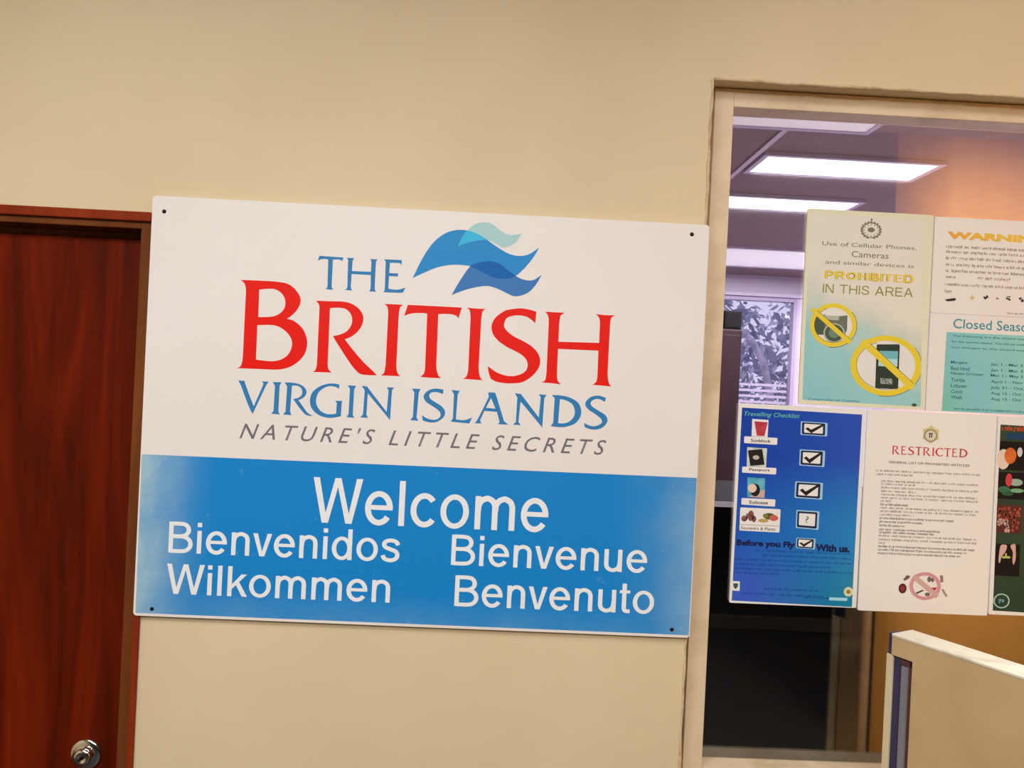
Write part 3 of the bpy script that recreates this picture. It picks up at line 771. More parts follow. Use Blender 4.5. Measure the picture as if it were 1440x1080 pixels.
M_RED = flat('red_print', pix(222, 22, 8), .45)
M_BLUE = flat('blue_print', pix(48, 116, 164), .45)
letters('british_lettering', list(D['BRITISH'].values()), M_RED, sign, .2)
letters('the_lettering', list(D['THE'].values()), M_BLUE, sign, .2)
letters('virgin_lettering', list(D['VIRGIN'].values()), M_BLUE, sign, .2)
letters('islands_lettering', list(D['ISLANDS'].values()), M_BLUE, sign, .2)
for piece in by_gaps(text("NATURE'S LITTLE SECRETS", D['TAG'], 0.002, .33, 1.42), 3):
    layer('tagline_lettering', piece, flat('grey_print', pix(112, 102, 104), .5), sign, .2)
for wd, bx in D['WORDS'].items():
    layer(wd.lower() + '_lettering', sans_word(wd, bx), flat('white_print', pix(226, 218, 216), .5), sign, .4)
wave = letters('wave_emblem', [D['WAVE']['main']], flat('wave_blue', pix(36, 128, 184), .45), sign, .3)
letters('pale_wave', [D['WAVE']['pale']], flat('wave_pale_teal', pix(164, 194, 188), .45), wave, -.1)
letters('lower_wave', [D['WAVE']['low']], flat('wave_dark_blue', pix(58, 112, 166), .45), wave, -.05)
letters('wave_overlap', [D['WAVE']['lens']], flat('wave_deep_blue', pix(2, 90, 156), .45), wave, .15)
letters('cyan_overlap', [D['WAVE']['cyan']], flat('wave_cyan', pix(56, 172, 204), .45), wave, .15)  # printed cyan where the pale wave crosses the main one
for i, (x, z) in enumerate(((26, 881), (1181, 892), (40, 16), (1179, 17))):
    sc = MB().lathe([(0, -.0016), (.0022, -.0016), (.0040, -.0008), (.0046, 0.0)], 18)
    sc.build('screw', flat('black_screw', rgb(22, 16, 16), .4), sign, (x/1000, 0, z/1000), smooth=True)

# ================================================================== NOTICES ON THE GLASS
M_CREAM = pix(216, 199, 178)
def notice(key, w, h, label, col, rough=.35):
    o = D['origin'][key]
    e = empty(key + '_notice', (o[0], .0905, o[1]))
    tag(e, label, 'notice')
    pts = rounded([(0, 0), (w, 0), (w, h), (0, h)], 4 if key != 'prohibited' else 7)
    MB().prism([(x/1000, z/1000) for x, z in pts], 0, .0045).build('sheet', flat(key + '_sheet', col, rough), e)
    return e

def gradient(name, stops, direction, size, rough=.35, noise=.12):
    """printed colour gradient across the sheet: a position along `direction` over `size` metres"""
    q = NT(name)
    v = q.coord((1, 1, 1)); s = q.xyz(v)
    d = q.math('ADD', q.math('MULTIPLY', s[0], direction[0]/size), q.math('MULTIPLY', s[2], direction[1]/size))
    n = q.math('MULTIPLY', q.math('SUBTRACT', q.noise(v, 9, 2), .5), noise*4)
    q.l(q.ramp(q.math('ADD', d, n, True), stops), q.b.inputs['Base Color'])
    q.b.inputs['Roughness'].default_value = rough
    return q.m

# ---- no phones or cameras
d = D['prohibited']
e = notice('prohibited', 301, 461, 'cream and teal notice prohibiting cellular phones and cameras, with two yellow barred rings', pix(220, 209, 176))
pr_ = poly('print', rounded(d['print'], 5), gradient('teal_to_cream_print', [(0.0, pix(134, 186, 184)), (.45, pix(148, 192, 188)), (.66, pix(196, 198, 180)), (.82, pix(220, 208, 190))], (.45, .89), .36), e, .1)
olive = flat('olive_grey_ink', pix(116, 112, 84))
lv_ = []
for a in range(-70, 251, 20):
    ca, sa = math.cos(math.radians(a)), math.sin(math.radians(a))
    cx_, cz_ = d['crest'][0]+ca*d['crest'][2]*.86, d['crest'][1]+sa*d['crest'][3]*.86
    ta = math.radians(a+90+(30 if 90 < a % 360 < 270 else -30))
    lv_.append([(cx_+u*4.2*math.cos(ta)-v*1.9*math.sin(ta), cz_+u*4.2*math.sin(ta)+v*1.9*math.cos(ta)) for u, v in ((-1, 0), (-.4, 1), (.4, 1), (1, 0), (.4, -1), (-.4, -1))])
crest = layer('crest', merge([fill(ring((d['crest'][0], d['crest'][1], d['crest'][2]*.82, d['crest'][3]*.82), 2.6))]+[fill([q_], .16) for q_ in lv_], 'crest'), olive, e, .2)
gs = [ell((d['crest'][0], d['crest'][1]+1, d['crest'][2]*.32, d['crest'][3]*.26), 20)]
gs += [ell((d['crest'][0], d['crest'][1]+d['crest'][3]*1.12, 2.4, 3), 12)]
for a in range(0, 360, 30):
    ca, sa = math.cos(math.radians(a)), math.sin(math.radians(a))
    gs.append(ell((d['crest'][0]+ca*d['crest'][2]*.62, d['crest'][1]+sa*d['crest'][3]*.6, 1.5, 1.5), 8))
layer('crest_detail', merge([fill([g]) for g in gs], 'crest_detail'), olive, crest, .1)
ink = flat('grey_ink', pix(122, 112, 92))
layer('text_lines', merge([text('Use of Cellular Phones,', d['t1'], .004), text('Cameras', d['t2'], .004), text('and similar devices is', d['t3'], .004)], 'text_lines'), ink, e, .2)
layer('heading_outline', sans_word('PROHIBITED', tuple(v+q for v, q in zip(d['t4'], (-.9, -.9, .5, .5))), 25), flat('olive_outline_ink', pix(150, 122, 44)), e, .2)  # printed dark olive outline of the letters
layer('heading', sans_word('PROHIBITED', d['t4'], 17), flat('yellow_print', pix(232, 196, 60)), e, .6)
layer('subheading', sans_word('IN THIS AREA', d['t5'], 12), flat('olive_ink', pix(140, 130, 58)), e, .2)
layer('footer_text', text('Comptroller of Customs', d['t6'], .01), flat('teal_ink', pix(62, 118, 122)), e, .2)
M_YEL = flat('yellow_print_ring', pix(224, 192, 52)); M_IVORY = flat('ivory_print', pix(222, 210, 198)); M_EDGE = flat('ring_edge_ink', pix(92, 72, 34))
lo, hi = d['print'][3][0]+2.5, d['print'][2][0]-5
def barred(rg, sl, wdt, things, hi):
    r = layer('barred_ring', fill([clampx(L, lo, hi) for L in ring(rg, wdt)]), M_YEL, e, .45)
    layer('ring_fill', fill([clampx(ell((rg[0], rg[1], rg[2]-wdt*.5, rg[3]-wdt*.5)), lo, hi)]), M_IVORY, r, -.25)
    edge = [(x, z) for x, z in ell((rg[0]+.8, rg[1]-.6, rg[2]+.5, rg[3]+.5), 30, 1, -100, 40)]
    layer('ring_edge', fill([clampx(ribbon(edge, 1.1), lo, hi)]), M_EDGE, r, -.05)
    edge = [(x, z) for x, z in ell((rg[0]-.3, rg[1], rg[2]-wdt, rg[3]-wdt), 30, 1, 110, 300)]
    layer('ring_edge', fill([clampx(ribbon(edge, .9), lo, hi)]), M_EDGE, r, .05)
    sd = layer('slash', fill([ribbon(sl, wdt*1.05)]), M_YEL, r, .25)
    vx, vz = sl[1][0]-sl[0][0], sl[1][1]-sl[0][1]; L = math.hypot(vx, vz); nx, nz = -vz/L*wdt*.55, vx/L*wdt*.55
    layer('slash_edge', fill([ribbon([(sl[0][0]+nx+vx*.1, sl[0][1]+nz+vz*.1), (sl[1][0]+nx-vx*.04, sl[1][1]+nz-vz*.04)], 1.0)]), M_EDGE, r, .3)
    for nm, me, mt, lf in things: layer(nm, me, mt, r, lf)
G1, G2, G3 = flat('camera_grey', pix(104, 108, 90)), flat('lens_dark', pix(72, 84, 68)), flat('camera_pale', pix(176, 170, 150))
barred(d['ring1'], d['sl1'], 10.5, [('camera_picture', fill([d['cam']]), G1, -.15), ('camera_grip', fill([[(x*.35+d['cam'][0][0]*.65, z) for x, z in d['cam']]]), G2, -.1), ('camera_top', fill([d['camtop']]), G3, -.08),
       ('lens_rim', fill([ell(d['lens'])]), G3, -.06), ('lens_picture', fill([ell(d['lens'], 40, .86)]), G2, -.03), ('lens_glass', fill([ell(d['lens'], 40, .5)]), flat('lens_glass_print', pix(104, 128, 110)), 0)], hi+40)
barred(d['ring2'], d['sl2'], 15, [('phone_picture', fill([rounded(d['phone'], 4)]), flat('phone_dark_green', pix(46, 58, 46)), -.15), ('phone_screen', fill([d['scr']]), flat('screen_pale_blue', pix(178, 206, 204)), -.1),
       ('phone_screen_band', fill([[(p[0], p[1]) for p in (d['scr'][0], d['scr'][1], [(a+b)/2 for a, b in zip(d['scr'][1], d['scr'][2])], [(a+b)/2 for a, b in zip(d['scr'][0], d['scr'][3])])]]), flat('screen_teal', pix(110, 172, 176)), -.06),
       ('phone_keys', scribble([(d['key'][3][0], d['key'][3][1]+i*3.4, d['key'][2][0]) for i in range(4)], 3.4, 'phone_keys', 5), M_IVORY, -.04)], hi)
layer('footer_dot', fill([ell(d['dot'])]), flat('dark_olive', pix(74, 74, 36)), e, .3)

# ---- warning letter
d = D['warning']
e = notice('warning', 300, 226.5, 'white warning letter with an orange heading, top right on the glass', pix(227, 214, 199))
layer('heading', text('WARNING', d['t1'], .06), gradient('orange_to_yellow_ink', [(0, pix(216, 138, 66)), (.4, pix(226, 160, 62)), (1, pix(226, 180, 66))], (1, 0), .15, noise=.0), e, .2)
gi = flat('dim_ink', pix(142, 118, 96))
def xr(g, x): return x
rows = [(r[0], r[1]-3, 262 if i < 5 else r[0]+25) for i, r in enumerate(d['rows'])]
rows += [(d['rows2'][0][0], d['rows2'][0][1]-3, d['rows2'][0][0]+85), (d['r3'][0], d['r3'][1]-2, 262), (d['r4'][0], d['r4'][1]-2, d['r4'][0]+18)]
layer('text_lines', scribble(rows, 7.2, 'text_lines', 11), gi, e, .2)
ic = d['icons']; dk = flat('black_ink', pix(52, 40, 34)); gd = flat('straw_ink', pix(206, 180, 110))
poly('pen_picture', [(ic[0][0]-14, ic[0][1]-2), (ic[0][0]+10, ic[0][1]+3), (ic[0][0]+14, ic[0][1]+1), (ic[0][0]+12, ic[0][1]-3), (ic[0][0]-6, ic[0][1]-6)], dk, e, .2)
poly('star_picture', [(ic[1][0]+r_*math.cos(a), ic[1][1]+r_*math.sin(a)) for a, r_ in ((math.pi/2+i*math.pi/4, (7.5, 3)[i % 2]) for i in range(8))], gd, e, .2)
rnd = random.Random(9)
for nm, q, s in (('plant_picture', ic[2], 9), ('box_picture', ic[3], 4.2), ('creature_picture', ic[4], 8), ('shell_picture', ic[5], 8.5)):
    layer(nm, merge([fill([ell((q[0]+rnd.uniform(-s*.6, s*.6), q[1]+rnd.uniform(-s*.5, s*.5), rnd.uniform(s*.15, s*.45), rnd.uniform(s*.12, s*.3)), 10)]) for _ in range(7)], nm), flat('sepia_ink', pix(92, 74, 56)), e, .2)
layer('footer_text', scribble([(d['strip'][0][0], d['strip'][0][1]-5, d['strip'][0][0]+60)], 5, 'footer_text', 3), gi, e, .2)

# ---- closed season notice
d = D['closed']
e = notice('closed', 300, 231, 'closed season notice with a teal table, second row right on the glass', pix(226, 213, 200))
poly('teal_panel', d['print'], gradient('teal_print', [(0, pix(112, 178, 140)), (.2, pix(112, 182, 168)), (.5, pix(120, 184, 184)), (1, pix(134, 194, 182))], (1, .5), .3), e, .1)
layer('heading', text('Closed Season', d['t1'], .008), flat('teal_heading_ink', pix(66, 140, 146)), e, .2)
tk = flat('dark_teal_ink', pix(40, 104, 104))
L = [text('The following are the closed seasons', d['l1'], .012), text('for the species named. You will be notified of', d['l2'], .012), text('any changes to the closed seasons', d['l3'], .012)]
names = ('Margate', 'Red Hind', 'Nassau Grouper', 'Turtle', 'Lobster', 'Conch', 'Whelk')
dates = ('Jan 1 - Mar 31', 'Jan 1 - Mar 31', 'Mar 1 - May 31', 'April 1 - Nov 30', 'July 31 - Oct 31', 'Aug 15 - Oct 31', 'Aug 15 - Oct 31')
for i in range(7):
    a, b = d['left'][i], d['right'][i]
    L.append(text(names[i], (a[0], a[1], a[0]+len(names[i])*5.6, a[1]+8.6), .014))
    L.append(text(dates[i], (b[0], b[1], b[0]+len(dates[i])*5.9, b[1]+8.6), .014))
layer('text_lines', merge(L, 'text_lines'), tk, e, .25)
layer('footer_text', scribble([(d['foot'][0], d['foot'][1], d['foot'][0]+210)], 5, 'footer_text', 8), tk, e, .25)

# ---- travelling checklist
d = D['checklist']
e = notice('checklist', 301.5, 469, 'blue travelling checklist poster with white tick boxes and small pictures', pix(226, 216, 204))
q = NT('blue_blended_print')
v = q.coord(); s = q.xyz(v)
x = q.math('DIVIDE', s[0], .3); z = q.math('DIVIDE', s[2], .46)
nz = q.math('MULTIPLY', q.math('SUBTRACT', q.noise(v, 6, 2), .5), .35)
top = q.mix(q.math('ADD', q.math('MULTIPLY', x, .9), nz, True), pix(16, 58, 150), pix(18, 76, 168))
midc = q.mix(q.math('ADD', x, nz, True), pix(30, 82, 170), pix(10, 122, 180))
low = q.mix(q.math('ADD', q.math('MULTIPLY', q.math('SUBTRACT', x, .15), 1.25), nz, True), pix(58, 88, 180), pix(6, 122, 150))
c1 = q.mix(q.math('MULTIPLY', q.math('ADD', q.math('SUBTRACT', z, .42), q.math('MULTIPLY', nz, .6)), 3.0, True), midc, top)
c2 = q.mix(q.math('MULTIPLY', q.math('ADD', q.math('SUBTRACT', z, .06), q.math('MULTIPLY', nz, .4)), 3.4, True), low, c1)
q.l(c2, q.b.inputs['Base Color']); q.b.inputs['Roughness'].default_value = .35
poly('blue_print_area', d['print'], q.m, e, .1)
layer('heading', text('Travelling Checklist', d['title'], .012, .25), flat('sea_green_ink', pix(98, 170, 150)), e, .2)
M_W = flat('white_print_paper', pix(228, 216, 206)); M_NAVY = flat('navy_ink', pix(24, 30, 74)); M_K = flat('near_black_ink', pix(34, 28, 26))
p0 = poly('cup_picture', d['pics'][0], M_W, e, .2)
poly('red_cup', d['cup'], mottled('cup_red', pix(196, 58, 66), pix(156, 34, 44), 60), p0, .1)
p1 = poly('passport_picture', d['pics'][1], mottled('passport_paper', pix(222, 214, 196), pix(170, 176, 166), 40), e, .2)
poly('black_passport', d['pas'], flat('passport_black', pix(34, 28, 24)), p1, .1)
layer('passport_emblem', fill([ell(d['emb'])]), flat('emblem_silver', pix(186, 172, 156)), p1, .2)
p2 = poly('beach_picture', d['pics'][2], mottled('teal_sea_print', pix(48, 140, 154), pix(104, 178, 186), 30), e, .2)
poly('sand', d['sand'], flat('sand_print', pix(196, 160, 146)), p2, .08)
layer('black_shape', fill([ell(d['hat'])]), flat('hat_black', pix(34, 26, 28)), p2, .12)
layer('pale_shape', fill([ell(d['face'])]), flat('pale_peach', pix(220, 190, 162)), p2, .16)
p3 = poly('shell_and_fruit_picture', rounded(d['pics'][3], 3), M_W, e, .2)
poly('divider', ribbon(d['line4'], 1.0), flat('taupe_ink', pix(142, 112, 100)), p3, .1)
layer('shells', merge([fill([ell(x_, 16)]) for x_ in d['shell']], 'shells'), mottled('shell_brown', pix(92, 42, 40), pix(150, 96, 84), 70), p3, .1)
for x_, cc in zip(d['fruit'], (pix(186, 150, 80), pix(66, 84, 38), pix(196, 92, 78), pix(120, 120, 50))):
    layer('fruit', fill([ell(x_, 20)]), flat('fruit_print', cc), p3, .1 + .03*d['fruit'].index(x_))
caps = ('Sunblock', 'Passport', 'Suitcase')
for i in range(3):
    c = poly('caption_box', rounded(d['caps'][i], 2.5), M_W, e, .22)
    layer('caption', text(caps[i], d['capt'][i], .02), M_K, c, .08)
layer('caption', text('Souvenirs & Plants', d['capt'][3], .012), flat('brown_caption_ink', pix(92, 66, 60)), p3, .12)
for i, b in enumerate(d['boxes']):
    o_ = poly('tick_box', rounded(b, 3), flat('tick_box_pale', pix(156, 190, 206)), e, .2)
    cx = sum(p[0] for p in b)/4; cz = sum(p[1] for p in b)/4
    ins = lambda k, dx=0, dz=0: [((p[0]-cx)*k[0]+cx+dx, (p[1]-cz)*k[1]+cz+dz) for p in b]
    poly('box_outline', rounded(ins((.86, .88), -1.2, 0), 3), flat('box_navy', pix(30, 34, 62)), o_, .06)
    poly('box_paper', rounded(ins((.70, .66), -1.2, .3), 2), M_W, o_, .12)
    if i == 3:
        layer('question_mark', text('?', (cx-5, cz-7.5, cx+3, cz+8), .0), flat('grey_mark', pix(92, 96, 98)), o_, .2)
    else:
        w_ = abs(b[1][0]-b[0][0]); h_ = abs(b[0][1]-b[3][1])
        tp = [(cx-.33*w_, cz-.01*h_), (cx-.23*w_, cz+.10*h_), (cx-.11*w_, cz-.07*h_), (cx+.33*w_, cz+.40*h_), (cx+.36*w_, cz+.27*h_), (cx-.09*w_, cz-.33*h_)]
        poly('tick', tp, M_K, o_, .2)
layer('slogan', text('Before you Fly', d['bf'], .055), M_NAVY, e, .25)
layer('slogan', text('With us.', d['wu'], .055), M_NAVY, e, .25)
layer('text_lines', scribble(d['rows'], 5.2, 'text_lines', 21), flat('deep_blue_ink', pix(16, 66, 128)), e, .2)
c = poly('shield_emblem', d['cr1'], M_W, e, .2)
cx = sum(p[0] for p in d['cr1'])/4; cz = sum(p[1] for p in d['cr1'])/4
poly('shield', [(cx-6, cz+6), (cx+6, cz+6), (cx+5, cz-2), (cx, cz-8), (cx-5, cz-2)], flat('shield_ink', pix(70, 78, 66)), c, .1)
c = layer('round_emblem', fill([ell(d['cr2'])]), flat('pale_gold_print', pix(214, 204, 150)), e, .2)
layer('emblem_center', fill([ell(d['cr2'], 20, .45)]), flat('olive_emblem', pix(140, 120, 60)), c, .1)
poly('pale_label', d['lab'], flat('pale_cyan_print', pix(160, 206, 216)), e, .2)

# ---- restricted articles list
d = D['restricted']
e = notice('restricted', 310, 474.5, 'white notice headed RESTRICTED in red above a long typed list', pix(229, 216, 201))
st = d['star']
star = [(st[0]+math.cos(math.pi/2+i*math.pi/6)*st[2]*(1, .78)[i % 2], st[1]+math.sin(math.pi/2+i*math.pi/6)*st[3]*(1, .78)[i % 2]) for i in range(12)]
c = poly('badge', star, flat('badge_gold', pix(206, 188, 120)), e, .1)
layer('badge_ring', fill(ring(d['crest'], 3.2)), flat('badge_grey', pix(148, 130, 106)), c, .15)
layer('badge_disc', fill([ell(d['crest'], 30, .7)]), flat('badge_pale', pix(212, 198, 176)), c, .1)
layer('badge_mark', merge([fill([[(d['crest'][0]+a, d['crest'][1]-5), (d['crest'][0]+a+2.6, d['crest'][1]-5), (d['crest'][0]+a+2.6, d['crest'][1]+5), (d['crest'][0]+a, d['crest'][1]+5)]]) for a in (-3.4, 1)] + [fill([[(d['crest'][0]-4.5, d['crest'][1]+4), (d['crest'][0]+5, d['crest'][1]+4), (d['crest'][0]+5, d['crest'][1]+6), (d['crest'][0]-4.5, d['crest'][1]+6)]])], 'badge_mark'), flat('badge_dark', pix(66, 52, 44)), c, .2)
# heading set in the sign's own flared capitals
def norm(g):
    xs = [p[0] for L in g for p in L]; zs = [p[1] for L in g for p in L]
    x0, z0, hh = min(xs), min(zs), max(zs)-min(zs)
    return (max(xs)-x0)/hh, [[((p[0]-x0)/hh, (p[1]-z0)/hh, *p[2:]) for p in L] for L in g]
CAP = {'R': norm(D['BRITISH']['R']), 'S': norm(D['BRITISH']['S']), 'T': norm(D['BRITISH']['T']), 'I': norm(D['BRITISH']['I2']), 'E': norm(D['THE']['E']), 'D': norm(D['ISLANDS']['D'])}
CAP['C'] = (.86, [[(.84, .93, 1), (.6, 1.0), (.36, .97), (.12, .8), (0, .5), (.1, .22), (.34, .03), (.6, 0), (.86, .1, 1), (.82, .2, 1), (.62, .1), (.42, .13), (.26, .28), (.2, .5), (.26, .74), (.42, .88), (.6, .9), (.8, .74, 1)]])
def capword(word, box, gap=.1):
    x = 0; gl = []
    for ch in word:
        wd_, g = CAP[ch]
        gl.append([[(p[0]+x, p[1], *p[2:]) for p in L] for L in g]); x += wd_+gap
    x -= gap
    sx, sz = (box[2]-box[0])/x, box[3]-box[1]
    return merge([fill([smooth([(box[0]+p[0]*sx, box[1]+p[1]*sz, *p[2:]) for p in L]) for L in g], .1) for g in gl], word)
layer('heading', capword('RESTRICTED', d['t1']), flat('crimson_ink', pix(190, 56, 64)), e, .2)
layer('subheading', text('GENERAL LIST OF PROHIBITED ARTICLES', d['t2'], .02), flat('grey_type_ink', pix(118, 104, 92)), e, .2)
bold = {9, 13, 14, 15, 16, 17, 21, 22, 23}
layer('text_lines', scribble([(r[0], r[1]-2.2, r[2]) for i, r in enumerate(d['rows']) if i not in bold], 5.4, 'text_lines', 31), flat('faded_type_ink', pix(136, 118, 104)), e, .2)
layer('bold_text_lines', scribble([(r[0], r[1]-2.2, r[2]) for i, r in enumerate(d['rows']) if i in bold], 5.6, 'bold_text_lines', 32, .12), flat('dark_type_ink', pix(98, 80, 70)), e, .2)
M_PINK = flat('pink_ring_print', pix(206, 142, 140))
c = layer('prohibition_ring', fill(ring(d['ring'], 9)), M_PINK, e, .3)
layer('ring_slash', fill([ribbon(d['sl'], 12)]), flat('dull_pink_print', pix(202, 158, 148)), c, .1)
it = d['it']
layer('round_picture', fill([ell(it['red'])]), flat('dark_maroon', pix(84, 34, 34)), c, -.1)
layer('round_picture_middle', fill([ell(it['red'], 20, .55)]), flat('dull_red', pix(142, 50, 50)), c, 0)
poly('trigger_picture', it['tan'], flat('taupe_print', pix(112, 86, 74)), c, -.1)
poly('stick_picture', it['stick'], flat('stick_ink', pix(58, 46, 40)), c, -.1)
poly('wedge_picture', it['tri'], flat('wedge_red', pix(176, 52, 60)), c, -.1)
for b_ in it['blob']: layer('bottle_picture', fill([ell(b_, 16)]), flat('grey_brown_print', pix(118, 96, 88)), c, -.1)
poly('cigarette_picture', it['cig'], flat('cigarette_print', pix(158, 134, 118)), c, -.1)
poly('knife_picture', it['tan2'], flat('knife_print', pix(146, 112, 98)), c, -.1)

# ---- dark green produce poster
d = D['green']
e = notice('green', 300, 471, 'dark green poster with pictures of fruit and a parrot, cut off at the right edge', pix(226, 214, 202))
poly('green_print', d['print'], mottled('dark_green_print', pix(28, 48, 30), pix(44, 66, 40), 5), e, .1)
layer('heading', scribble([(d['title'][3][0], d['title'][3][1], d['title'][3][0]+210)], 12, 'heading', 41), flat('red_orange_ink', pix(196, 70, 38)), e, .2)
poly('blue_band', d['blue'], flat('dark_blue_print', pix(30, 60, 88)), e, .15)
M_PIC = flat('picture_black', pix(26, 20, 18))
a = poly('orange_picture', d['p1'], M_PIC, e, .15)
layer('pale_fruit', fill([ell(d['cream'])]), flat('pale_fruit_print', pix(222, 192, 168)), a, .05)
layer('orange_fruit', fill([ell(d['orange'])]), mottled('orange_fruit_print', pix(222, 112, 40), pix(196, 84, 26), 40), a, .1)
layer('pale_flower', fill([ell(d['white'])]), flat('pale_flower_print', pix(200, 188, 180)), a, .05)
a = poly('parrot_picture', d['p2'], M_PIC, e, .15)
for i, x_ in enumerate(d['leafs']):
    layer('leaf', fill([ell(x_, 16)]), flat('leaf_print', (pix(150, 166, 146), pix(60, 104, 70), pix(120, 160, 120), pix(46, 92, 56))[i]), a, .05+.02*i)
layer('red_parrot', fill([smooth([(x_, z_) for x_, z_ in ell(d['parrot'], 12)])]), flat('parrot_red', pix(196, 62, 66)), a, .2)
a = poly('fruit_pile_picture', d['p3'], flat('picture_brown', pix(84, 44, 34)), e, .15)
rnd = random.Random(12)
xs = [p[0] for p in d['p3']]; zs = [p[1] for p in d['p3']]
rd, pk = [], []
for i in range(46):
    x_, z_ = rnd.uniform(min(xs)+5, max(xs)-6), rnd.uniform(min(zs)+5, max(zs)-6)
    (rd if z_ > (min(zs)+max(zs))/2 or x_ > (min(xs)*.4+max(xs)*.6) else pk).append(fill([ell((x_, z_, rnd.uniform(2.5, 5), rnd.uniform(2.5, 5)), 12)]))
layer('red_fruit', merge(rd, 'red_fruit'), mottled('red_fruit_print', pix(186, 82, 54), pix(140, 52, 36), 50), a, .05)
layer('pink_fruit', merge(pk, 'pink_fruit'), mottled('pink_fruit_print', pix(216, 178, 158), pix(186, 120, 104), 50), a, .1)
a = poly('seedling_picture', d['p4'], M_PIC, e, .15)
for hnd in d['hands']:
    layer('pictured_hand', fill([smooth(hnd)]), flat('hand_print', pix(206, 158, 142)), a, .05)
layer('seedling', merge([fill([ell(s_, 12)]) for s_ in d['sprout']], 'seedling'), flat('sprout_green', pix(176, 186, 90)), a, .1)
a = layer('round_logo', fill(ring(d['logo'], 3.0)), flat('logo_pale', pix(160, 190, 176)), e, .2)
rnd = random.Random(6)
layer('logo_marks', merge([fill([ell((d['logo'][0]+rnd.uniform(-6, 6), d['logo'][1]+rnd.uniform(-6, 5), rnd.uniform(1, 3), rnd.uniform(1, 2.6)), 8)]) for _ in range(9)], 'logo_marks'), flat('logo_blue', pix(120, 160, 176)), a, .05)

# ================================================================== HALF DOOR beside the window
gate = empty('half_door', (1.043, -.05, 0), math.atan2(-.8816, .472))
tag(gate, 'cream half door with a scuffed flat top, standing open below the notices', 'half door')
# local axes: x along the door away from the wall, y the side turned from us, z up
GT, GL, GD = 1.32, .82, .070
M_GATE = mottled('cream_gate_paint', pix(202, 164, 118), pix(190, 150, 104), 5, .35, .7, .4, .08, 50)
M_TOP = mottled('scuffed_pale_paint', pix(226, 208, 184), pix(188, 168, 146), 14, .5, .75, .5, .1, 60)
g = MB().prism([(.049, .02), (GL, .02), (GL, GT-.006), (0, GT-.006), (0, GT-.046), (.049, GT-.046)], 0, GD).box((0, .02, .02), (.049, GD, GT-.046))
g.build('panel', M_GATE, gate)
MB().box((-.001, -.001, GT-.006), (GL+.001, GD+.001, GT)).build('top_edge', M_TOP, gate, bevel=.0015)
M_GNAVY = flat('navy_trim_paint', rgb(64, 62, 92), .5)
MB().box((-.010, .004, GT-.046), (-.0005, .03, GT-.001)).build('end_cap', M_GNAVY, gate)
MB().box((-.012, .001, .02), (.003, .018, GT-.047)).build('edge_strip', flat('cream_strip_paint', pix(216, 192, 152)), gate, bevel=.001)
MB().box((.0035, .006, .02), (.0175, .0195, GT-.048)).build('navy_strip', M_GNAVY, gate)
MB().box((.018, .010, .02), (.0375, .0195, GT-.062)).build('channel', mottled('dull_grey_metal', rgb(150, 146, 164), rgb(120, 124, 120), 12, .35, .65, .35, stretch=(1, 1, .2)), gate)
MB().box((.018, .006, GT-.062), (.040, .0195, GT-.050)).box((.038, .006, .02), (.0455, .0195, GT-.062)).build('maroon_seal', flat('maroon_rubber', rgb(96, 62, 66), .6), gate)

# ================================================================== OFFICE BEHIND THE GLASS
M_LAV = mottled('lavender_wall_paint', rgb(178, 168, 188), rgb(186, 176, 196), 2)
M_OCEIL = mottled('dull_ceiling_tile', rgb(112, 88, 94), rgb(122, 96, 100), 8)
IC = 2.9; IY = 5.3
struct(MB().box((-2.6, TH, -.1), (7.2, IY+1.2, 0)).build('floor_office', M_OFLOOR), 'pale grey office floor', 'floor')
struct(MB().box((-2.6, TH, IC), (7.2, IY+.1, IC+.1)).build('ceiling_office', M_OCEIL), 'dull tiled ceiling of the office behind the glass', 'ceiling')
WA, WB, WC, WD2 = 1.55, 2.862, 1.70, 2.70          # far window opening
w = MB().box((-2.6, IY, 0), (WA, IY+.1, IC)).box((WB, IY, 0), (7.2, IY+.1, IC)).box((WA, IY, 0), (WB, IY+.1, WC)).box((WA, IY, WD2), (WB, IY+.1, IC))
struct(w.build('wall_rear', M_LAV), 'lavender rear wall of the office', 'wall')
struct(MB().box((-2.7, TH, 0), (-2.6, IY+.1, IC)).build('wall_office_left', M_LAV), 'lavender office side wall, left', 'wall')
struct(MB().box((7.2, TH, 0), (7.3, IY+.1, IC)).build('wall_office_right', M_LAV), 'lavender office side wall, right', 'wall')
struct(MB().box((3.7, TH-.02, 0), (7.2, TH, IC)).build('wall_office_front', M_LAV), 'lavender office wall beside the glass', 'wall')
win2 = empty('window_2', (WA, IY, WC))
struct(win2, 'bright far window of the office with white frame and louvres', 'window')
M_WHITE = flat('white_window_paint', rgb(160, 152, 174), .5)
framebox(WA, WB, WC, WD2, WA+.03, WB-.03, WC+.03, WD2-.03, IY-.02, IY+.06, (WA, IY, WC)).build('window_frame', M_WHITE, win2, bevel=.004)
MB().box((.03, .030, .03), (WB-WA-.03, .034, WD2-WC-.03)).build('glass_pane', M_CLEAR, win2)
lv = MB()
for i in range(4):
    z = .045+i*.052
    lv.prism([(0.36, z), (WB-WA-.06, z), (WB-WA-.06, z+.022), (0.36, z+.022)], -.012, .012)
lv.box((.345, -.014, .03), (.365, .014, .25))
lv.build('louvre_slats', M_WHITE, win2)
struct(MB().box((WA-.05, IY-.03, WD2+.01), (WB+.08, IY, WD2+.04)).build('trim_2', M_LAV), 'lavender rail above the far window', 'trim')

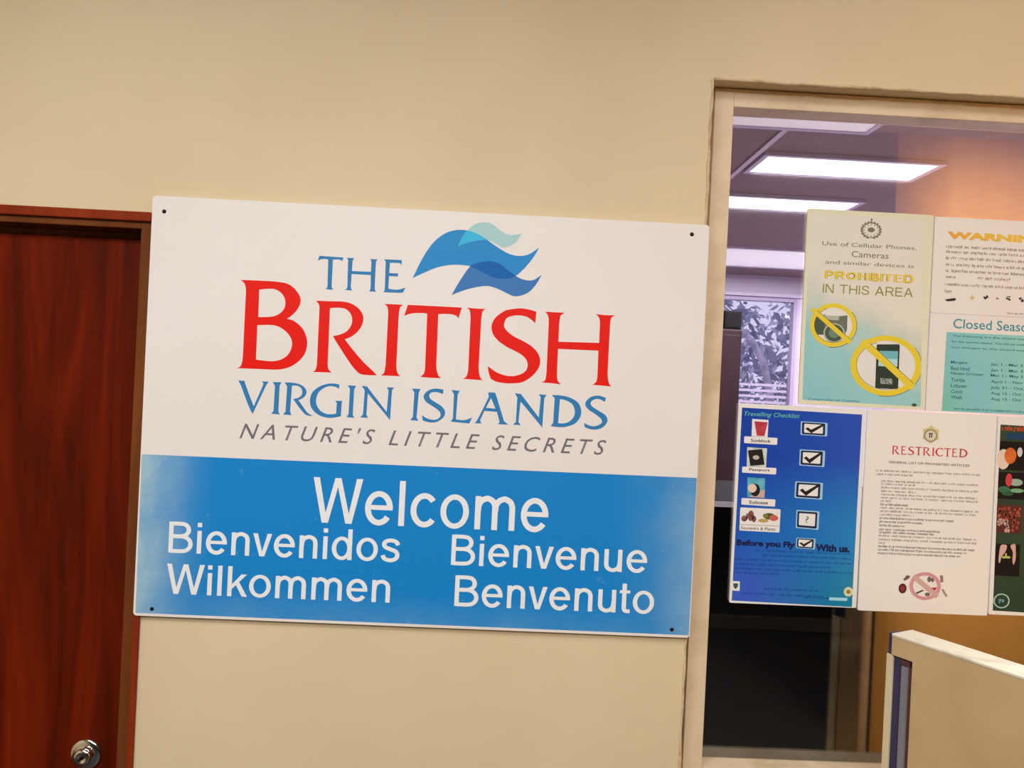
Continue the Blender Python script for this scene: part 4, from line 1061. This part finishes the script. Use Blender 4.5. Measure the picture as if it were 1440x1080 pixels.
# ceiling lights of the office
M_TUBE = emitter('lit_diffuser', (1.0, .955, .985), 1.55)
M_FAINT_GLOW = emitter('faint_glow_diffuser', (.95, .85, .95), .30)  # weak glow added to give the unlit panels their pale tone
M_ALU = flat('white_metal_trim', rgb(186, 176, 200), .4)
def ceiling_light(x0, x1, y0, y1, label, lit):
    e = empty('ceiling_light', (x0, y0, IC))
    tag(e, label, 'ceiling light', 'ceiling lights of the office')
    W_, L_ = x1-x0, y1-y0
    m = MB(); f = .022
    for a, b in (((0, 0), (W_, f)), ((0, L_-f), (W_, L_)), ((0, f), (f, L_-f)), ((W_-f, f), (W_, L_-f))):
        m.box((a[0], a[1], -.016), (b[0], b[1], .0))
    m.build('frame', M_ALU, e)
    MB().box((f, f, -.012), (W_-f, L_-f, -.004)).build('diffuser', M_TUBE if lit else M_FAINT_GLOW, e)
ceiling_light(.72, 1.60, 1.06, 1.37, 'ceiling light with an added faint glow nearest the glass, at the top edge of the window', False)
ceiling_light(1.30, 2.12, 1.70, 2.01, 'lit white ceiling light seen through the glass, upper of the two bright ones', True)
ceiling_light(1.30, 2.11, 2.44, 2.75, 'lit white ceiling light seen through the glass, lower of the two bright ones', True)
ceiling_light(1.30, 3.30, 3.95, 4.78, 'wide ceiling light with an added faint glow just before the far window', False)
tb = MB()
for x in (1.275,): tb.box((x-.012, TH, IC-.008), (x+.012, IY, IC))
struct(tb.build('trim_3', flat('ceiling_grid_metal', rgb(206, 192, 206), .5)), 'metal grid strip of the office ceiling', 'trim')

# black cabinet right behind the glass
cb = empty('filing_cabinet', (.10, .35, 0))
tag(cb, 'black filing cabinet standing close behind the glass under the notices', 'cabinet')
M_BLK = flat('black_cabinet_paint', (.0022, .0018, .0012), .7, spec=.03)
MB().box((0, .004, 0), (1.75, .50, 1.52)).build('body', M_BLK, cb)
MB().box((-.005, -.006, 1.52), (1.755, .505, 1.534)).build('cabinet_top', M_BLK, cb)
MB().box((-.005, -.009, 1.521), (.86, -.006, 1.535)).build('white_edge', flat('white_edge_band', rgb(226, 220, 236)), cb)
M_BLK2 = flat('dark_olive_rail', (.020, .018, .011), .6, spec=.1)
for z in (.38, .79, 1.197):
    MB().box((.02, -.010, z), (1.04, .004, z+.036)).build('drawer_rail', M_BLK2, cb, bevel=.004)
# dark locker with a black box on top
lk = empty('locker', (1.05, 3.0, 0))
tag(lk, 'dark maroon locker at the left edge of the glass, in front of the far window', 'locker')
M_MAR = mottled('maroon_locker_paint', rgb(48, 28, 32), rgb(40, 23, 27), 4, spec=.2)
MB().box((0, 0, 0), (.60, .45, 2.215)).build('body', M_MAR, lk, bevel=.01)
MB().box((.31, -.012, .1), (.585, 0, 2.18)).build('door', M_MAR, lk, bevel=.004)
bx = empty('speaker_box', (1.60, 3.02, 2.2155))
tag(bx, 'small black box on top of the dark locker, against the far window', 'box')
bx.location = (1.545, 3.02, 2.2155)
MB().box((.0, 0, 0), (.105, .18, .115)).build('housing', flat('black_plastic', rgb(12, 10, 12), .6), bx, bevel=.006)
MB().box((.012, -.004, .012), (.093, 0, .103)).build('grille', flat('black_grille', rgb(8, 7, 8), .8), bx)

# tree outside the far window
tr = empty('tree', (3.55, 7.6, 0))
tag(tr, 'hazy tree with a pale curved trunk outside the far window', 'tree')
tp = [(.02, 0, 0), (.0, 0, 1.0), (-.06, 0, 1.75), (-.1, 0, 1.95), (-.17, 0, 2.22), (-.33, 0, 2.48), (-.5, .02, 2.62), (-.75, .05, 2.9), (-.95, .1, 3.3)]
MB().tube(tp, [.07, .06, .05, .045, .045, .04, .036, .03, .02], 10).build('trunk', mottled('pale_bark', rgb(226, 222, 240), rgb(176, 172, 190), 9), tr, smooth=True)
rnd = random.Random(3)
def leaves(n, cx, cy, cz, sx, sy, sz, size):
    m = MB()
    for _ in range(n):
        c = Vector((rnd.gauss(cx, sx), rnd.gauss(cy, sy), rnd.gauss(cz, sz)))
        a = Vector((rnd.uniform(-1, 1), rnd.uniform(-1, 1), rnd.uniform(-1, 1))).normalized()
        b = a.cross(Vector((rnd.uniform(-1, 1), rnd.uniform(-1, 1), rnd.uniform(-1, 1)))).normalized()
        s = size*rnd.uniform(.6, 1.4); k = len(m.v)
        m.v += [tuple(c-a*s), tuple(c-b*s*.45+a*s*.1), tuple(c+a*s), tuple(c+b*s*.45-a*s*.1)]
        m.f.append((k, k+1, k+2, k+3))
    return m
leaves(900, -.1, .6, 2.25, .6, .25, .5, .085).build('hazed_leaves', mottled('hazed_leaf', rgb(158, 160, 186), rgb(184, 186, 206), 4), tr)  # outdoor haze put into the greyish lavender leaf colour
leaves(300, .0, .2, 2.4, .6, .15, .45, .055).build('leaf_highlights', mottled('leaf_highlight', rgb(228, 230, 244), rgb(200, 204, 222), 4), tr)  # bright glints on the foliage, done as near-white leaves
gr = MB().box((-3, IY+1.2, -.1), (10, 14, 0))
struct(gr.build('floor_outside', flat('pale_yard', rgb(150, 148, 160))), 'pale yard outside the far window', 'ground')
